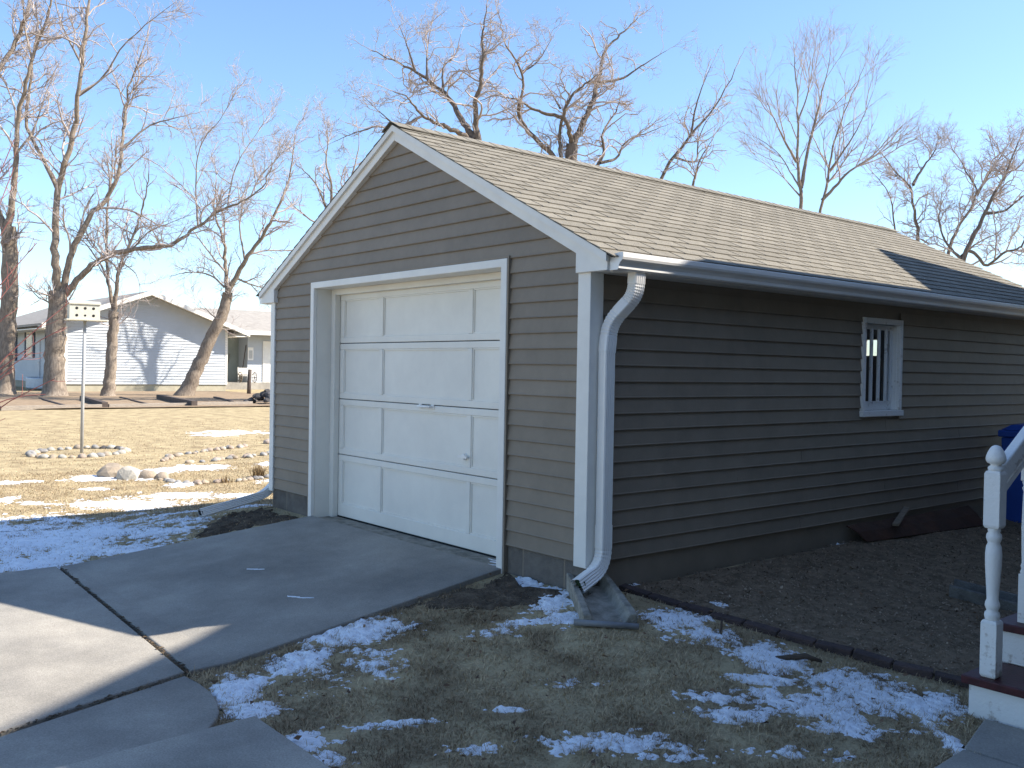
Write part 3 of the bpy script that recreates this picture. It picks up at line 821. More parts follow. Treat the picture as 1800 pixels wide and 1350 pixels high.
# pleats of the upper elbow
xd = XL-.062
ds = MB(); ds.sweep(ribbed(.078, .054), bend([(XL-.205, .185, 2.21), (XL-.205, .18, 2.07), (xd, .12, 1.90), (xd, .10, 1.0), (xd, .10, .50), (xd-.01, -.04, .345), (xd+.03, -.70, .225)]), (0, 1, 0))
D2 = P(ds, 'downspout', m_gutter, recentre=False)
D2['label'] = 'left downspout with extension lying out over the grass'
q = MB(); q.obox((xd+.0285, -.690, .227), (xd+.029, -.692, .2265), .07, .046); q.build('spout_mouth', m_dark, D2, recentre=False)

# splash blocks of cast concrete
def splash(name, c0, c1, W, label, z_of, mat=m_conc_old):
    a, b = Vector((*c0, 0)), Vector((*c1, 0)); t = (b-a).normalized(); sd = Vector((-t.y, t.x, 0)); L = (b-a).length
    prof0 = [(-.5, -.02), (-.5, .10), (-.36, .10), (-.27, .035), (.27, .035), (.36, .10), (.5, .10), (.5, -.02)]
    mb = MB(); st = 0; K = 9
    for i in range(K):
        u = i/(K-1); ww = W*(.86+.22*u); drop = 1 if i < K-1 else .92
        for (p, z) in prof0:
            q = a + t*(L*u) + sd*(p*ww); zz = z*(1.05-.25*u)*drop
            mb.v.append((q.x + random.gauss(0, .0012), q.y + random.gauss(0, .0012), z_of(u) + zz + random.gauss(0, .0008)))
    n = len(prof0)
    for i in range(K-1):
        for k in range(n):
            k2 = (k+1) % n; mb.f.append((i*n+k, i*n+k2, (i+1)*n+k2, (i+1)*n+k))
    mb.f.append(tuple(range(n-1, -1, -1))); mb.f.append(tuple((K-1)*n+k for k in range(n)))
    return tag(mb.build(name, mat, None, bevel=.006), label, 'splash block')
splash('splash_block', (-.10, .10), (.46, -.25), .29, 'mossy concrete splash block under the right downspout mouth', lambda u: gh(-.10+.56*u, .10-.35*u)-.004)
splash('splash_block', (1.12, 2.42), (1.75, 2.62), .30, 'grey concrete splash block lying in the gravel bed behind the newel post', lambda u: gh(1.12+.63*u, 2.5)-.012, M('dark_concrete', (.17, .165, .15), (.10, .095, .085), rough=.95, scale=12, bump=.6, bscale=90))  # darker concrete tone than the first splash block
m_pvc = M('grey_metal', (.25, .26, .27), (.17, .17, .17), rough=.5, scale=8)
tag(MB().tube([(.34, -.42, gh(.34,-.42)+.03), (.60, -.17, gh(.6,-.17)+.03)], .018, 8).build('metal_bar', m_pvc, None, smooth=True), 'short grey metal bar lying against the front of the splash block', 'bar')

# ------------------------------------------------------------------ the house on the right (mostly out of the picture) and its porch steps
m_hwall = M('house_siding', (.20, .19, .17), (.17, .16, .145), rough=.6, scale=3)
m_hroof = M('house_roof', (.16, .14, .12), (.11, .10, .09), rough=.95, scale=10, bump=.4, bscale=100)
m_red = M('dark_red_paint', (.075, .018, .022), (.04, .012, .014), rough=.45, scale=14, bump=.1, bscale=60, lo=.3, hi=.55)
HS = thing('house', (5.5, 9, 0), 'house beside the porch steps, its roof shading the garage', 'house')
hx0, hx1, hy0, hy1, he, hr = 2.75, 8.15, 4.25, 15.0, 5.4, 7.62
hm = (hx0+hx1)/2; EX = 2.32
w = MB(); w.prism([(hx0, 0), (hx1, 0), (hx1, he+.2), (hm, hr-.12), (hx0, he+.2)], 'y', hy0, hy1); w.build('wall', m_hwall, HS, recentre=False)
for s, xe in ((1, EX), (-1, 2*hm-EX)):
    w = MB(); w.prism([(hm, hr), (xe, he), (xe, he-.16), (hm, hr-.12)], 'y', 3.89, hy1+.35); w.build('roof', m_hroof, HS, recentre=False)
# cross gable facing the garage, its face brought nearer to darken the side wall
gy_, gz_ = 8.75, 6.62
yl, yr = gy_-(gz_-4.6)/.814, gy_+(gz_-4.6)/.93
w = MB(); w.prism([(yl+.35, 0), (yr-.35, 0), (yr-.35, 4.75), (gy_, gz_-.18), (yl+.35, 4.75)], 'x', 1.95, hm); w.build('wall', m_hwall, HS, recentre=False)
for (ya) in (yl, yr):
    w = MB(); w.prism([(gy_, gz_), (ya, 4.6), (ya, 4.48), (gy_, gz_-.14)], 'x', 1.65, hm); w.build('roof', m_hroof, HS, recentre=False)
for (y0, y1, z0, z1) in ((4.9, 5.8, 1.3, 2.7), (12.0, 13.0, 1.3, 2.7)):
    f = MB(); f.box((hx0-.09, y0-.08, z0-.08), (hx0-.001, y1+.08, z1+.08)); wn_ = f.build('window', m_white, HS)
    f = MB(); f.box((hx0-.095, y0, z0), (hx0-.085, y1, z1)); f.build('pane', m_dark, wn_)
# unseen two-storey wing right of the camera, added and raised to block skylight
w = MB(); w.prism([(5.75, 0), (9.6, 0), (9.6, 5.2), (7.7, 6.4), (5.75, 5.2)], 'y', -7.5, hy0-.01); w.build('wing_wall', m_hwall, HS, recentre=False)
for s_ in (1, -1):
    w = MB(); w.prism([(7.7, 6.65), (7.7-s_*2.4, 5.16), (7.7-s_*2.4, 5.0), (7.7, 6.46)], 'y', -7.9, hy0-.02); w.build('roof', m_hroof, HS, recentre=False)
f = MB(); f.box((4.3, hy0-.05, .62), (5.3, hy0-.001, 2.7)); dr = f.build('door', m_white, HS)
f = MB(); f.tube([(4.4, hy0-.05, 1.6), (4.4, hy0-.1, 1.6)], .03, 10); f.build('handle', m_gutter, dr)

w = MB(); w.prism([(4.25, 3.35), (1.35, 2.85), (1.35, 2.70), (4.25, 2.95)], 'x', 2.32, 6.6); w.build('added_porch_roof', m_hroof, HS, recentre=False)  # unseen roof over the porch, added to keep skylight off the side wall
for xx in (2.42, 6.4):  # posts carrying the added roof
    w = MB(); w.box((xx, 1.48, .6), (xx+.11, 1.59, 2.75)); w.build('porch_post', m_whitew, HS)
PS = thing('porch_steps', (2.9, .8, 0), 'white wooden porch steps with dark red treads and turned newel post', 'steps')
sx0, sx1 = 2.112, 3.65
tops = [(.47, .80, .20), (.80, 1.13, .40), (1.13, 4.2, .60)]
for k, (y0, y1, zt) in enumerate(tops):
    q = MB(); q.box((sx0+.004, y0, -.05 if k == 0 else tops[k-1][2]+.001), (sx1-.004, y0+.03, zt-.042)); q.build('riser', m_whitew, PS, bevel=.003)
    q = MB(); q.box((sx0-.022, y0-.03, zt-.04), (sx1+.02, y1+(.0 if k < 2 else 0), zt)); q.build('tread' if k < 2 else 'porch_floor', m_red, PS, bevel=.006)
    q = MB(); q.box((sx0+.006, y0+.031, -.05), (sx0+.036, y1+.03 if k < 2 else y1, zt-.043)); q.box((sx1-.036, y0+.031, -.05), (sx1-.006, y1+.03 if k < 2 else y1, zt-.043)); q.build('side_board', m_whitew, PS)
def newel(x, y, z0, full=True):
    w_ = .037
    q = MB()
    n = q.v
    # square base and square upper block with chamfered ends, turned shaft between
    def sq(za, zb):
        q.box((x-w_, y-w_, za+.012), (x+w_, y+w_, zb-.012))
        for (z_a, z_b, s_) in ((za, za+.012, 1), (zb-.012, zb, -1)):
            a_, b_ = (.8, 1.) if s_ > 0 else (1., .8)
            q.hexa([(x-w_*a_, y-w_*a_, z_a), (x+w_*a_, y-w_*a_, z_a), (x+w_*a_, y+w_*a_, z_a), (x-w_*a_, y+w_*a_, z_a), (x-w_*b_, y-w_*b_, z_b), (x+w_*b_, y-w_*b_, z_b), (x+w_*b_, y+w_*b_, z_b), (x-w_*b_, y+w_*b_, z_b)])
    sq(z0, z0+.27)
    post = q.build('newel_post', m_whitew, PS, bevel=.003)
    q = MB(); sq(z0+.70, z0+.97); q.build('upper_block', m_whitew, post, bevel=.003)
    s_ = MB(); s_.lathe([(a_*.87, b_) for a_, b_ in [(.030, .26), (.036, .275), (.040, .29), (.036, .305), (.028, .312), (.032, .322), (.038, .335), (.036, .35), (.029, .365), (.031, .40), (.036, .46), (.041, .53), (.042, .58), (.038, .615), (.030, .63), (.034, .64), (.040, .655), (.037, .672), (.029, .682), (.033, .69), (.03, .712)]], (x, y, z0), 20)
    s_.build('turned_shaft', m_whitew, post, smooth=True, recentre=False)
    s_ = MB(); s_.lathe([(a_*.87, .965+(b_-.965)*.76) for a_, b_ in [(.030, .965), (.037, .972), (.040, .985), (.036, .996), (.026, 1.004), (.028, 1.012), (.043, 1.020), (.049, 1.032), (.051, 1.046), (.048, 1.064), (.041, 1.086), (.031, 1.108), (.021, 1.122), (.009, 1.128), (.002, 1.129)]], (x, y, z0), 20)
    s_.build('finial', m_whitew, post, smooth=True, recentre=False)
newel(2.195, .515, .20)
newel(2.195, 1.62, .60)
def baluster(x, y, z0, zt):
    w_ = .021; h = zt-z0; q = MB()
    q.box((x-w_, y-w_, z0), (x+w_, y+w_, z0+.24)); q.box((x-w_, y-w_, z0+h-.2), (x+w_, y+w_, zt))
    b_ = q.build('baluster', m_whitew, PS, bevel=.002)
    s_ = MB(); a, c = .235, h-.195
    s_.lathe([(.018, a), (.021, a+.015), (.015, a+.03), (.019, a+.045), (.014, a+.06), (.016, a+.1), (.019, (a+c)/2), (.016, c-.08), (.014, c-.06), (.020, c-.04), (.015, c-.03), (.020, c-.012), (.018, c)], (x, y, z0), 12)
    s_.build('turned_shaft', m_whitew, b_, smooth=True, recentre=False)
baluster(2.195, .87, .40, 1.30); baluster(2.195, 1.2, .60, 1.50)
q = MB(); q.obox((2.195, .545, 1.145), (2.195, 1.6, 1.72), .05, .085); q.build('handrail', m_whitew, PS, bevel=.008)
q = MB(); q.obox((2.195, .545, 1.06), (2.195, 1.6, 1.635), .035, .03); q.build('lower_rail', m_whitew, PS)

# ------------------------------------------------------------------ things in the side yard
m_blue = M('blue_plastic', (.018, .07, .33), (.014, .055, .27), rough=.4, scale=5, spec=.4)
BN = thing('wheelie_bin', (.41, 5.8, .15), 'blue plastic wheeled bin standing against the garage side wall', 'bin')
q = MB(); q.hexa([(.17, 5.53, .16), (.65, 5.53, .16), (.65, 6.03, .16), (.17, 6.03, .16), (.135, 5.485, 1.03), (.685, 5.485, 1.03), (.685, 6.09, 1.03), (.135, 6.09, 1.03)]); q.build('body', m_blue, BN, bevel=.02)
q = MB(); q.box((.115, 5.465, 1.03), (.705, 6.11, 1.095)); q.build('rim', m_blue, BN, bevel=.012)
q = MB(); q.hexa([(.13, 5.48, 1.097), (.69, 5.48, 1.097), (.69, 6.12, 1.097), (.13, 6.12, 1.097), (.2, 5.56, 1.15), (.62, 5.56, 1.15), (.62, 6.10, 1.165), (.2, 6.10, 1.165)]); q.build('lid', m_blue, BN, bevel=.015)
q = MB(); q.tube([(.2, 6.12, 1.09), (.2, 6.19, 1.16), (.62, 6.19, 1.16), (.62, 6.12, 1.09)], .017, 8); q.build('handle', m_blue, BN)
for xx in (.14, .62):
    q = MB(); q.tube([(xx, 6.05, .27), (xx+.06, 6.05, .27)], .11, 16); q.build('wheel', m_dark, BN)
m_rust = M('rusty_brown_sheet', (.085, .038, .022), (.05, .026, .017), rough=.8, scale=5, bump=.3, bscale=40)
q = MB()
K = 12
for i in range(K+1):
    t = i/K; y = 2.92+2.15*t; yb = 3.06+1.84*t
    top = Vector((.026+.004*math.sin(i*2.1), y, .385-.012*t+.006*math.sin(i*1.7))); bot = Vector((.13+.13*t, yb, gh(.13+.13*t, yb)+.035))
    mid = (top+bot)/2+Vector((.01, 0, .012+.006*math.sin(i*2.9)))
    for p in (top, mid, bot): q.v.append(tuple(p))
for i in range(K):
    for k in (0, 1): q.f.append((i*3+k, i*3+k+1, (i+1)*3+k+1, (i+1)*3+k))
o = q.build('metal_sheet', m_rust); sm = o.modifiers.new('thick', 'SOLIDIFY'); sm.thickness = .008
tag(o, 'long rusty brown sheet leaning on the garage foundation', 'sheet')
m_wood = M('weathered_wood', (.30, .235, .17), (.19, .15, .11), rough=.9, scale=10, streak=(1, 8, 8), bump=.3, bscale=80)
tag(MB().obox((.16, 3.45, .36), (.045, 3.86, .455), .05, .018).build('wood_offcut', m_wood), 'short pale wood offcut lying on the rusty sheet', 'wood')
m_wood_d = M('dark_wood', (.10, .075, .055), (.06, .045, .035), rough=.9, scale=10, bump=.3, bscale=80)
tag(MB().tube([(.86, .22, .10), (.862, .222, .22)], .007, 6).build('garden_stake', m_wood_d), 'thin dark stake standing in the snow near the brick edging', 'stake')
tag(MB().tube([(1.22, .22, .10), (1.29, .29, .11), (1.34, .31, .125), (1.40, .37, .10)], [.012, .017, .016, .008], 7).build('stick', m_wood_d, smooth=True), 'crooked dark stick lying on the snowy grass', 'stick')

# ------------------------------------------------------------------ stones, birdhouse and garden beyond the garage
m_stones = [M('stone_tan', (.38, .31, .23), (.27, .22, .165), rough=.95, scale=6, bump=.4, bscale=40, rnd=.15),
            M('stone_grey', (.32, .31, .29), (.22, .21, .20), rough=.95, scale=6, bump=.4, bscale=40, rnd=.2),
            M('stone_pink', (.40, .32, .26), (.30, .24, .19), rough=.95, scale=6, bump=.4, bscale=40, rnd=.15),
            M('stone_pale', (.44, .41, .35), (.32, .30, .26), rough=.95, scale=6, bump=.4, bscale=40, rnd=.1)]
m_stone_dark = M('stone_dark', (.09, .085, .085), (.05, .05, .052), rough=.95, scale=6, bump=.4, bscale=40, rnd=.2)
def stone_mesh(seed, angular=0.):
    import bmesh
    bm = bmesh.new(); bmesh.ops.create_icosphere(bm, subdivisions=2, radius=1)
    for v in bm.verts:
        n_ = noise.noise(v.co*1.1 + Vector((seed*7.3, 0, 0)))
        v.co *= 1 + .30*n_
        if angular:
            for k in range(5):
                rr = random.Random(seed*31+k); d = Vector((rr.uniform(-1, 1), rr.uniform(-1, 1), rr.uniform(-.3, 1))).normalized()
                lim = rr.uniform(.55, .8)
                if v.co.dot(d) > lim: v.co -= d*(v.co.dot(d)-lim)*angular
        v.co.z = max(v.co.z, -.45)
    me = bpy.data.meshes.new('stone'); bm.to_mesh(me); bm.free()
    return me
STM = {}
def stone(name, x, y, z, sx, sy, sz, mat, label, group, cat='stone', var=None, angular=0.):
    k = (var if var is not None else random.randrange(5), mat.name, angular)
    if k not in STM:
        STM[k] = stone_mesh(k[0], angular)
    o = place(name, STM[k], mat, (x, y, z+sz*.28), None, smooth=not angular, rot=(random.uniform(-.15, .15), random.uniform(-.15, .15), random.uniform(0, 6.28)), scale=(sx, sy, sz))
    return tag(o, label, cat, group)
random.seed(11)
def pick():
    k = random.randrange(4); return m_stones[k], ('tan', 'grey', 'pinkish', 'pale')[k]
RC = (-13.40, .70)
n = 32
for k in range(n):
    a = 2*math.pi*k/n; r1, r2 = .72*(1+random.uniform(-.06, .06)), .98*(1+random.uniform(-.06, .06))
    x, y = RC[0]+AX[0]*math.cos(a)*r1+AY[0]*math.sin(a)*r2, RC[1]+AX[1]*math.cos(a)*r1+AY[1]*math.sin(a)*r2
    s_ = random.uniform(.048, .078)
    dark_ = .9 < a < 1.9 and k % 2 == 0
    mt_, cn_ = (m_stone_dark, 'dark') if dark_ else pick()
    stone('ring_stone', x, y, gh(x, y), s_*1.2, s_, s_*.8, mt_, f'{cn_} field stone in the ring around the birdhouse pole', f'{cn_} stones of the birdhouse ring')
def chain(pts, step, smin, smax, name, label, group, jit=.05, two=False):
    for (a, b) in zip(pts[:-1], pts[1:]):
        L = math.hypot(b[0]-a[0], b[1]-a[1]); k = max(1, int(L/step))
        for i in range(k):
            t = (i+random.uniform(.2, .8))/k; x, y = a[0]+t*(b[0]-a[0])+random.gauss(0, jit), a[1]+t*(b[1]-a[1])+random.gauss(0, jit)
            s_ = random.uniform(smin, smax)
            mt_, cn_ = pick(); stone(name, x, y, gh(x, y), s_*1.2, s_, s_*.75, mt_, f'{cn_} {label}', f'{cn_} {group}')
R1 = [(-8.94, .49), (-8.76, .54), (-8.5, .6), (-8.3, .68), (-8.16, .78), (-8.2, .95), (-8.22, 1.16), (-8.24, 1.38), (-8.31, 1.65), (-8.45, 1.96), (-8.5, 2.5)]
chain(R1, .075, .034, .055, 'border_stone', 'small field stone in the nearest curved stone border', 'stones of the nearest border', .035)
R2 = [(-11.25, 1.35), (-12.08, 1.87), (-12.27, 2.19), (-12.49, 2.48), (-12.8, 2.87), (-13.02, 3.23), (-13.15, 3.52), (-13.33, 3.74)]
chain(R2, .105, .042, .07, 'border_stone', 'field stone in the farthest stone border of the flower bed', 'stones of the farthest border', .04)
R3 = [(-10.78, 1.62), (-10.86, 1.84), (-10.86, 2.03), (-11.1, 2.37), (-11.19, 2.61), (-11.26, 2.9), (-11.55, 3.24), (-11.77, 3.54), (-12.0, 4.0)]
chain(R3, .10, .042, .07, 'border_stone', 'field stone in the middle stone border of the flower bed', 'stones of the middle border', .04)
chain([(-13.72, 4.3), (-13.9, 4.8)], .12, .07, .11, 'border_stone', 'field stone in the short far stone border by the garage', 'stones of the short far border', .05)
stone('boulder', -9.52, .08, 0, .20, .17, .19, m_stones[0], 'tan boulder with pointed top, left of the pair on the lawn', None, 'boulder', 1, .9)
stone('boulder', -9.20, .18, 0, .175, .16, .165, m_stones[3], 'pale angular boulder with a shaded face, right of the pointed tan one', None, 'boulder', 3, .95)
stone('boulder', -9.10, .42, 0, .15, .12, .10, m_stones[0], 'low rounded tan boulder beside the pale angular one', None, 'boulder', 2)
stone('boulder', -8.95, .57, 0, .11, .09, .075, m_stones[0], 'smallest low tan boulder at the start of the stone border', None, 'boulder', 4)
# dry tuft in the border
m_tuft = M('dry_tuft', (.26, .18, .09), (.16, .11, .06), rough=.9, scale=6, rnd=.3)
def tuft(x, y, h, n, label):
    mb = MB()
    for k in range(n):
        a, l = random.uniform(0, 6.28), random.uniform(.1, .9); hh = h*random.uniform(.5, 1)
        b = Vector((x+random.gauss(0, .04), y+random.gauss(0, .04), gh(x, y)-.01)); d = Vector((math.sin(l)*math.cos(a), math.sin(l)*math.sin(a), math.cos(l)))
        sd = Vector((-math.sin(a), math.cos(a), 0))*.004; m1 = b+d*hh*.6; tp = b+d*hh+Vector((0, 0, -.2*hh*l))
        s0 = len(mb.v); mb.v += [tuple(b-sd), tuple(b+sd), tuple(m1+sd), tuple(m1-sd), tuple(tp)]; mb.f += [(s0, s0+1, s0+2, s0+3), (s0+3, s0+2, s0+4)]
    tag(mb.build('dry_plant', m_tuft), label, 'plant')
tuft(-8.50, 1.78, .24, 160, 'brown dry tuft in the nearest stone border by the garage')
tuft(-8.15, 1.15, .14, 60, 'small thin dry tuft among the border stones')

m_bird = M('birdhouse_white', (.62, .60, .50), (.50, .48, .40), rough=.7, scale=6)
m_pole = M('pole_grey', (.42, .42, .41), (.34, .34, .33), rough=.5, scale=10)
BH = thing('birdhouse', (-13.45, .74, 0), 'white six-hole birdhouse on a tall grey pole in a stone ring', 'birdhouse')
mb = MB(); mb.tube([(-13.45, .74, -.1), (-13.44, .75, 1.2), (-13.42, .765, 2.33)], .028, 10); mb.build('pole', m_pole, BH, smooth=True)
bq = [Vector((-13.42, .77, 2.33))]
ex, ey = Vector((.745, .667, 0)), Vector((-.667, .745, 0))    # box axes: its face looks towards the driveway
fx = Vector((.12, .99, 0)).normalized(); fy = Vector((-fx.y, fx.x, 0))
def bb(u0, u1, v0, v1, z0, z1):
    c0 = bq[0]; pts = []
    for z in (z0, z1):
        for (u, v) in ((u0, v0), (u1, v0), (u1, v1), (u0, v1)):
            p = c0+fx*u+fy*v; pts.append((p.x, p.y, c0.z+z))
    return MB().hexa(pts)
bb(-.32, .36, -.16, .17, 0, .022).build('base_board', m_bird, BH)
bb(-.27, .22, -.13, .14, .022, .30).build('box', m_bird, BH)
q = MB(); c0 = bq[0]
pts = [(-.15, .28), (-.15, .305), (0.0, .34), (.16, .305), (.16, .28)]
for u in (-.28, .235):
    for (v, z) in pts: p = c0+fx*u+fy*v; q.v.append((p.x, p.y, c0.z+z))
k5 = 5
q.f += [(0, 1, 2, 3, 4), (9, 8, 7, 6, 5)] + [(i, i+5, (i+1) % 5+5, (i+1) % 5) for i in range(5)]
q.build('lid', m_bird, BH)
for row in (0, 1):
    for cidx in range(3):
        u = -.155 + .135*cidx; z = .085+.125*row; r_ = .024 if not (row == 0 and cidx == 1) else .018
        p = c0+fx*u+fy*(-.131); q = MB(); q.tube([Vector((p.x, p.y, c0.z+z))+fy*.004, Vector((p.x, p.y, c0.z+z))-fy*.002], r_, 14); q.build('entrance_hole', m_dark, BH)

# raised garden bed timbers, mulch, rock pile, post
m_timber = M('weathered_timber', (.36, .31, .25), (.26, .22, .18), rough=.95, scale=4, streak=(2, 2, 10), bump=.4, bscale=40, rnd=.1)
m_tdark = M('dark_timber', (.13, .10, .085), (.08, .065, .055), rough=.95, scale=5, bump=.4, bscale=40, rnd=.1)  # dividers' shaded sides put into the colour; the post's own tone too
gx_, gy_2 = np.arange(-48, -29.4, .6), np.arange(-12, 18.2, .6)
X, Y = np.meshgrid(gx_, gy_2, indexing='ij')
Z = .05 + .03*np.array([noise.noise((float(a)*.7, float(b)*.7, 3)) for a, b in zip(X.ravel(), Y.ravel())]).reshape(X.shape)
nx, ny = X.shape; idx = np.arange(nx*ny).reshape(nx, ny)
tag(place('mulch_bed', fast_mesh('mulch_bed', np.stack([X, Y, Z], -1).reshape(-1, 3), np.stack([idx[:-1,:-1], idx[1:,:-1], idx[1:,1:], idx[:-1,1:]], -1).reshape(-1, 4)), m_mulch, smooth=True), 'tan mulched ground under the far trees', 'mulch', kind='structure')
def timber(p, q_, h, mat, label, w=.12, group=None):
    tag(MB().obox((*p, h/2), (*q_, h/2), w, h).build('landscape_timber', mat, None, bevel=.01), label, 'timber', group)
for k, (a, b) in enumerate((((-29.2, -1.4), (-29.25, 2.0)), ((-29.28, 2.6), (-29.9, 5.85)), ((-29.95, 6.1), (-30.35, 9.0)), ((-30.4, 9.25), (-31.1, 11.9)))):
    timber(a, b, .15, m_timber, ('weathered border timber at the far left of the lawn edge', 'weathered border timber behind the birdhouse pole', 'weathered border timber below the slim upright tree', 'weathered border timber ending at the dark rock pile')[k])
timber((-34.5, 1.9), (-29.2, 2.35), .26, m_tdark, 'dark raised timber at the left edge of the garden bed', .2)
timber((-36.4, 7.0), (-29.9, 5.97), .22, m_tdark, 'dark timber divider beside the birdhouse pole', .2)
timber((-37.0, 10.3), (-29.9, 9.12), .24, m_tdark, 'dark timber divider left of the leaning tree', .22)
timber((-38.5, 5.9), (-31.2, 5.0), .09, m_tdark, 'thin low dark timber left of the birdhouse pole', .1)
timber((-39.0, 9.3), (-31.0, 7.9), .09, m_tdark, 'thin low dark timber between the slim and the leaning tree', .1)
timber((-38.0, 13.2), (-33.0, 11.9), .11, m_tdark, 'low dark timber leading to the rock pile', .14)
random.seed(21)
for k in range(34):
    a, r_ = random.uniform(0, 6.28), random.random()**.6*.95
    x, y = -31.5+.8*r_*math.cos(a), 12.85+r_*math.sin(a)*1.1; lay = (1-r_)*.62
    s_ = random.uniform(.12, .2)
    stone('pile_rock', x, y, lay*random.uniform(.5, 1), s_*1.2, s_, s_*.9, m_stone_dark, 'dark rock in the heap beyond the garage corner', 'rocks of the dark heap', 'rock', None, .8)
tag(MB().tube([(-43.2, 17.2, -.1), (-43.18, 17.2, .7), (-43.15, 17.22, 1.35)], [.11, .105, .1], 9).build('wooden_post', m_tdark, smooth=True), 'single dark wooden post standing near the far house', 'post')

# ------------------------------------------------------------------ the neighbour's house
m_nsid = M('pale_grey_siding', (.48, .51, .54), (.43, .46, .49), rough=.6, scale=.8)
m_nfound = M('tan_foundation', (.40, .37, .28), (.33, .30, .23), rough=.9, scale=2)
m_nroof = M('grey_brown_roof', (.36, .33, .29), (.28, .255, .225), rough=.95, scale=3, detail=8, bump=.4, bscale=14)
m_green = M('grey_green_siding', (.30, .33, .30), (.26, .29, .26), rough=.7, scale=2)
m_winglass = M('dark_window_glass', (.05, .07, .09), (.04, .05, .07), rough=.08, spec=.6)
NB = thing('neighbour_house', (-54, 14, 0), 'pale grey single-storey house with low gable beyond the lawn', 'house')
nx0, ny0, ny1, npk = -49.6, 9.69, 18.66, 13.95
def lapped(x0, y0, x1, y1, z0, zt, step, out, mat, name):
    """rows of lapped boards on the wall line (x0,y0)-(x1,y1); zt(t) gives the top height along it"""
    mb = MB(); d = Vector((x1-x0, y1-y0, 0)); L = d.length; d.normalize(); nrm = Vector((d.y, -d.x, 0))
    z = z0; n_ = 120
    while True:
        ts = [i/n_ for i in range(n_+1) if zt(i/n_) > z+.01]
        if len(ts) < 2: break
        a, b = ts[0], ts[-1]
        def lim(t0, dirn, zz):
            t = t0
            return t
        p, q = Vector((x0, y0, 0))+d*L*a, Vector((x0, y0, 0))+d*L*b
        ts2 = [i/n_ for i in range(n_+1) if zt(i/n_) > z+step+.01]
        if len(ts2) > 1: p2, q2 = Vector((x0, y0, 0))+d*L*ts2[0], Vector((x0, y0, 0))+d*L*ts2[-1]
        else: p2, q2 = p, q
        s0 = len(mb.v); h = step
        mb.v += [tuple(p+nrm*out+Vector((0, 0, z))), tuple(q+nrm*out+Vector((0, 0, z))), tuple(q2+nrm*.002+Vector((0, 0, z+h))), tuple(p2+nrm*.002+Vector((0, 0, z+h))), tuple(p+Vector((0, 0, z))), tuple(q+Vector((0, 0, z)))]
        mb.f += [(s0, s0+1, s0+2, s0+3), (s0+4, s0+5, s0+1, s0)]
        z += step
    return tag(mb.build(name, mat, NB, recentre=False), kind='stuff')
wtop = 3.45
sl_ = (5.62-3.52)/5.75
gab = lambda t: 5.45 - sl_*abs(t*(ny1-ny0)-(npk-ny0))
mb = MB(); mb.prism([(ny0, .4), (ny1, .4), (ny1, 5.468-sl_*(ny1-npk)), (npk, 5.468), (ny0, 5.468-sl_*(npk-ny0))], 'x', -66, nx0-.005); mb.build('wall', m_nsid, NB, recentre=False)
lapped(nx0, ny0, nx0, ny1, .40, gab, .155, .045, m_nsid, 'gable_siding')
lapped(-66, ny0, nx0, ny0, .40, lambda t: wtop, .155, .028, m_nsid, 'side_siding')
mb = MB(); mb.box((-66, ny0+.03, -.1), (nx0-.03, ny1-.03, .42)); mb.build('foundation', m_nfound, NB, recentre=False)
mb = MB(); mb.box((nx0-.03, ny1-.12, .4), (nx0+.04, ny1+.03, 3.6)); mb.build('corner_trim', m_white, NB)
mb = MB(); mb.box((nx0-.03, ny0-.035, .4), (nx0+.04, ny0+.12, 3.5)); mb.build('corner_trim', m_white, NB)
sl_ = (5.62-3.52)/5.75
for s, ye in ((1, npk+5.75), (-1, npk-5.6)):
    d_ = abs(ye-npk)
    mb = MB(); mb.prism([(npk, 5.62), (ye, 5.62-sl_*d_), (ye, 5.50-sl_*d_), (npk, 5.50)], 'x', -68, nx0+.85); mb.build('roof', m_nroof, NB, recentre=False)
    mb = MB(); mb.prism([(npk, 5.615), (ye, 5.615-sl_*d_), (ye, 5.36-sl_*d_), (npk, 5.36)], 'x', nx0+.851, nx0+.90); mb.build('rake_board', m_white, NB, recentre=False)
    mb = MB(); mb.prism([(npk, 5.495), (ye, 5.495-sl_*d_), (ye, 5.47-sl_*d_), (npk, 5.47)], 'x', nx0+.02, nx0+.849); mb.build('rake_soffit', m_white, NB, recentre=False)
    mb = MB(); y2 = sorted((ye, ye-s*.9)); mb.box((-66, y2[0], 5.36-sl_*d_-.02), (nx0+.84, y2[1], 5.38-sl_*d_)); mb.build('soffit', m_white, NB, recentre=False)
def nwin(x0, x1, z0, z1):
    f = MB(); f.box((x0-.12, ny0-.07, z0-.12), (x1+.12, ny0-.001, z1+.12)); wdw = f.build('window', m_white, NB)
    f = MB(); f.box((x0, ny0-.075, z0), (x1, ny0-.065, z1)); f.build('pane', m_winglass, wdw)
    for xa in (x0-.62, x1+.16):
        f = MB(); f.box((xa, ny0-.06, z0-.1), (xa+.44, ny0-.02, z1+.1)); f.build('shutter', M('slate_shutter', (.05, .06, .09)), wdw)
nwin(-52.85, -52.0, 1.95, 3.2); nwin(-57.6, -56.4, 1.9, 3.2); nwin(-62.5, -60.8, 1.7, 3.2)
f = MB(); f.box((-55.6, ny0-.06, .5), (-54.6, ny0-.001, 2.75)); ndr = f.build('door', m_nsid, NB)
f = MB(); f.tube([(-54.72, ny0-.06, 1.5), (-54.72, ny0-.12, 1.5)], .03, 8); f.build('handle', m_gutter, ndr)
q = MB()
st = len(q.v)
for zi in range(9):
    for k in range(17):
        a = math.pi*k/16; rr = 1.0+.02*(zi % 2); q.v.append((-53.6-1.5*math.cos(a)*rr, ny0-.02-.9*math.sin(a)*rr, .05+.08*zi))
for zi in range(8):
    for k in range(16): q.f.append((zi*17+k, zi*17+k+1, (zi+1)*17+k+1, (zi+1)*17+k))
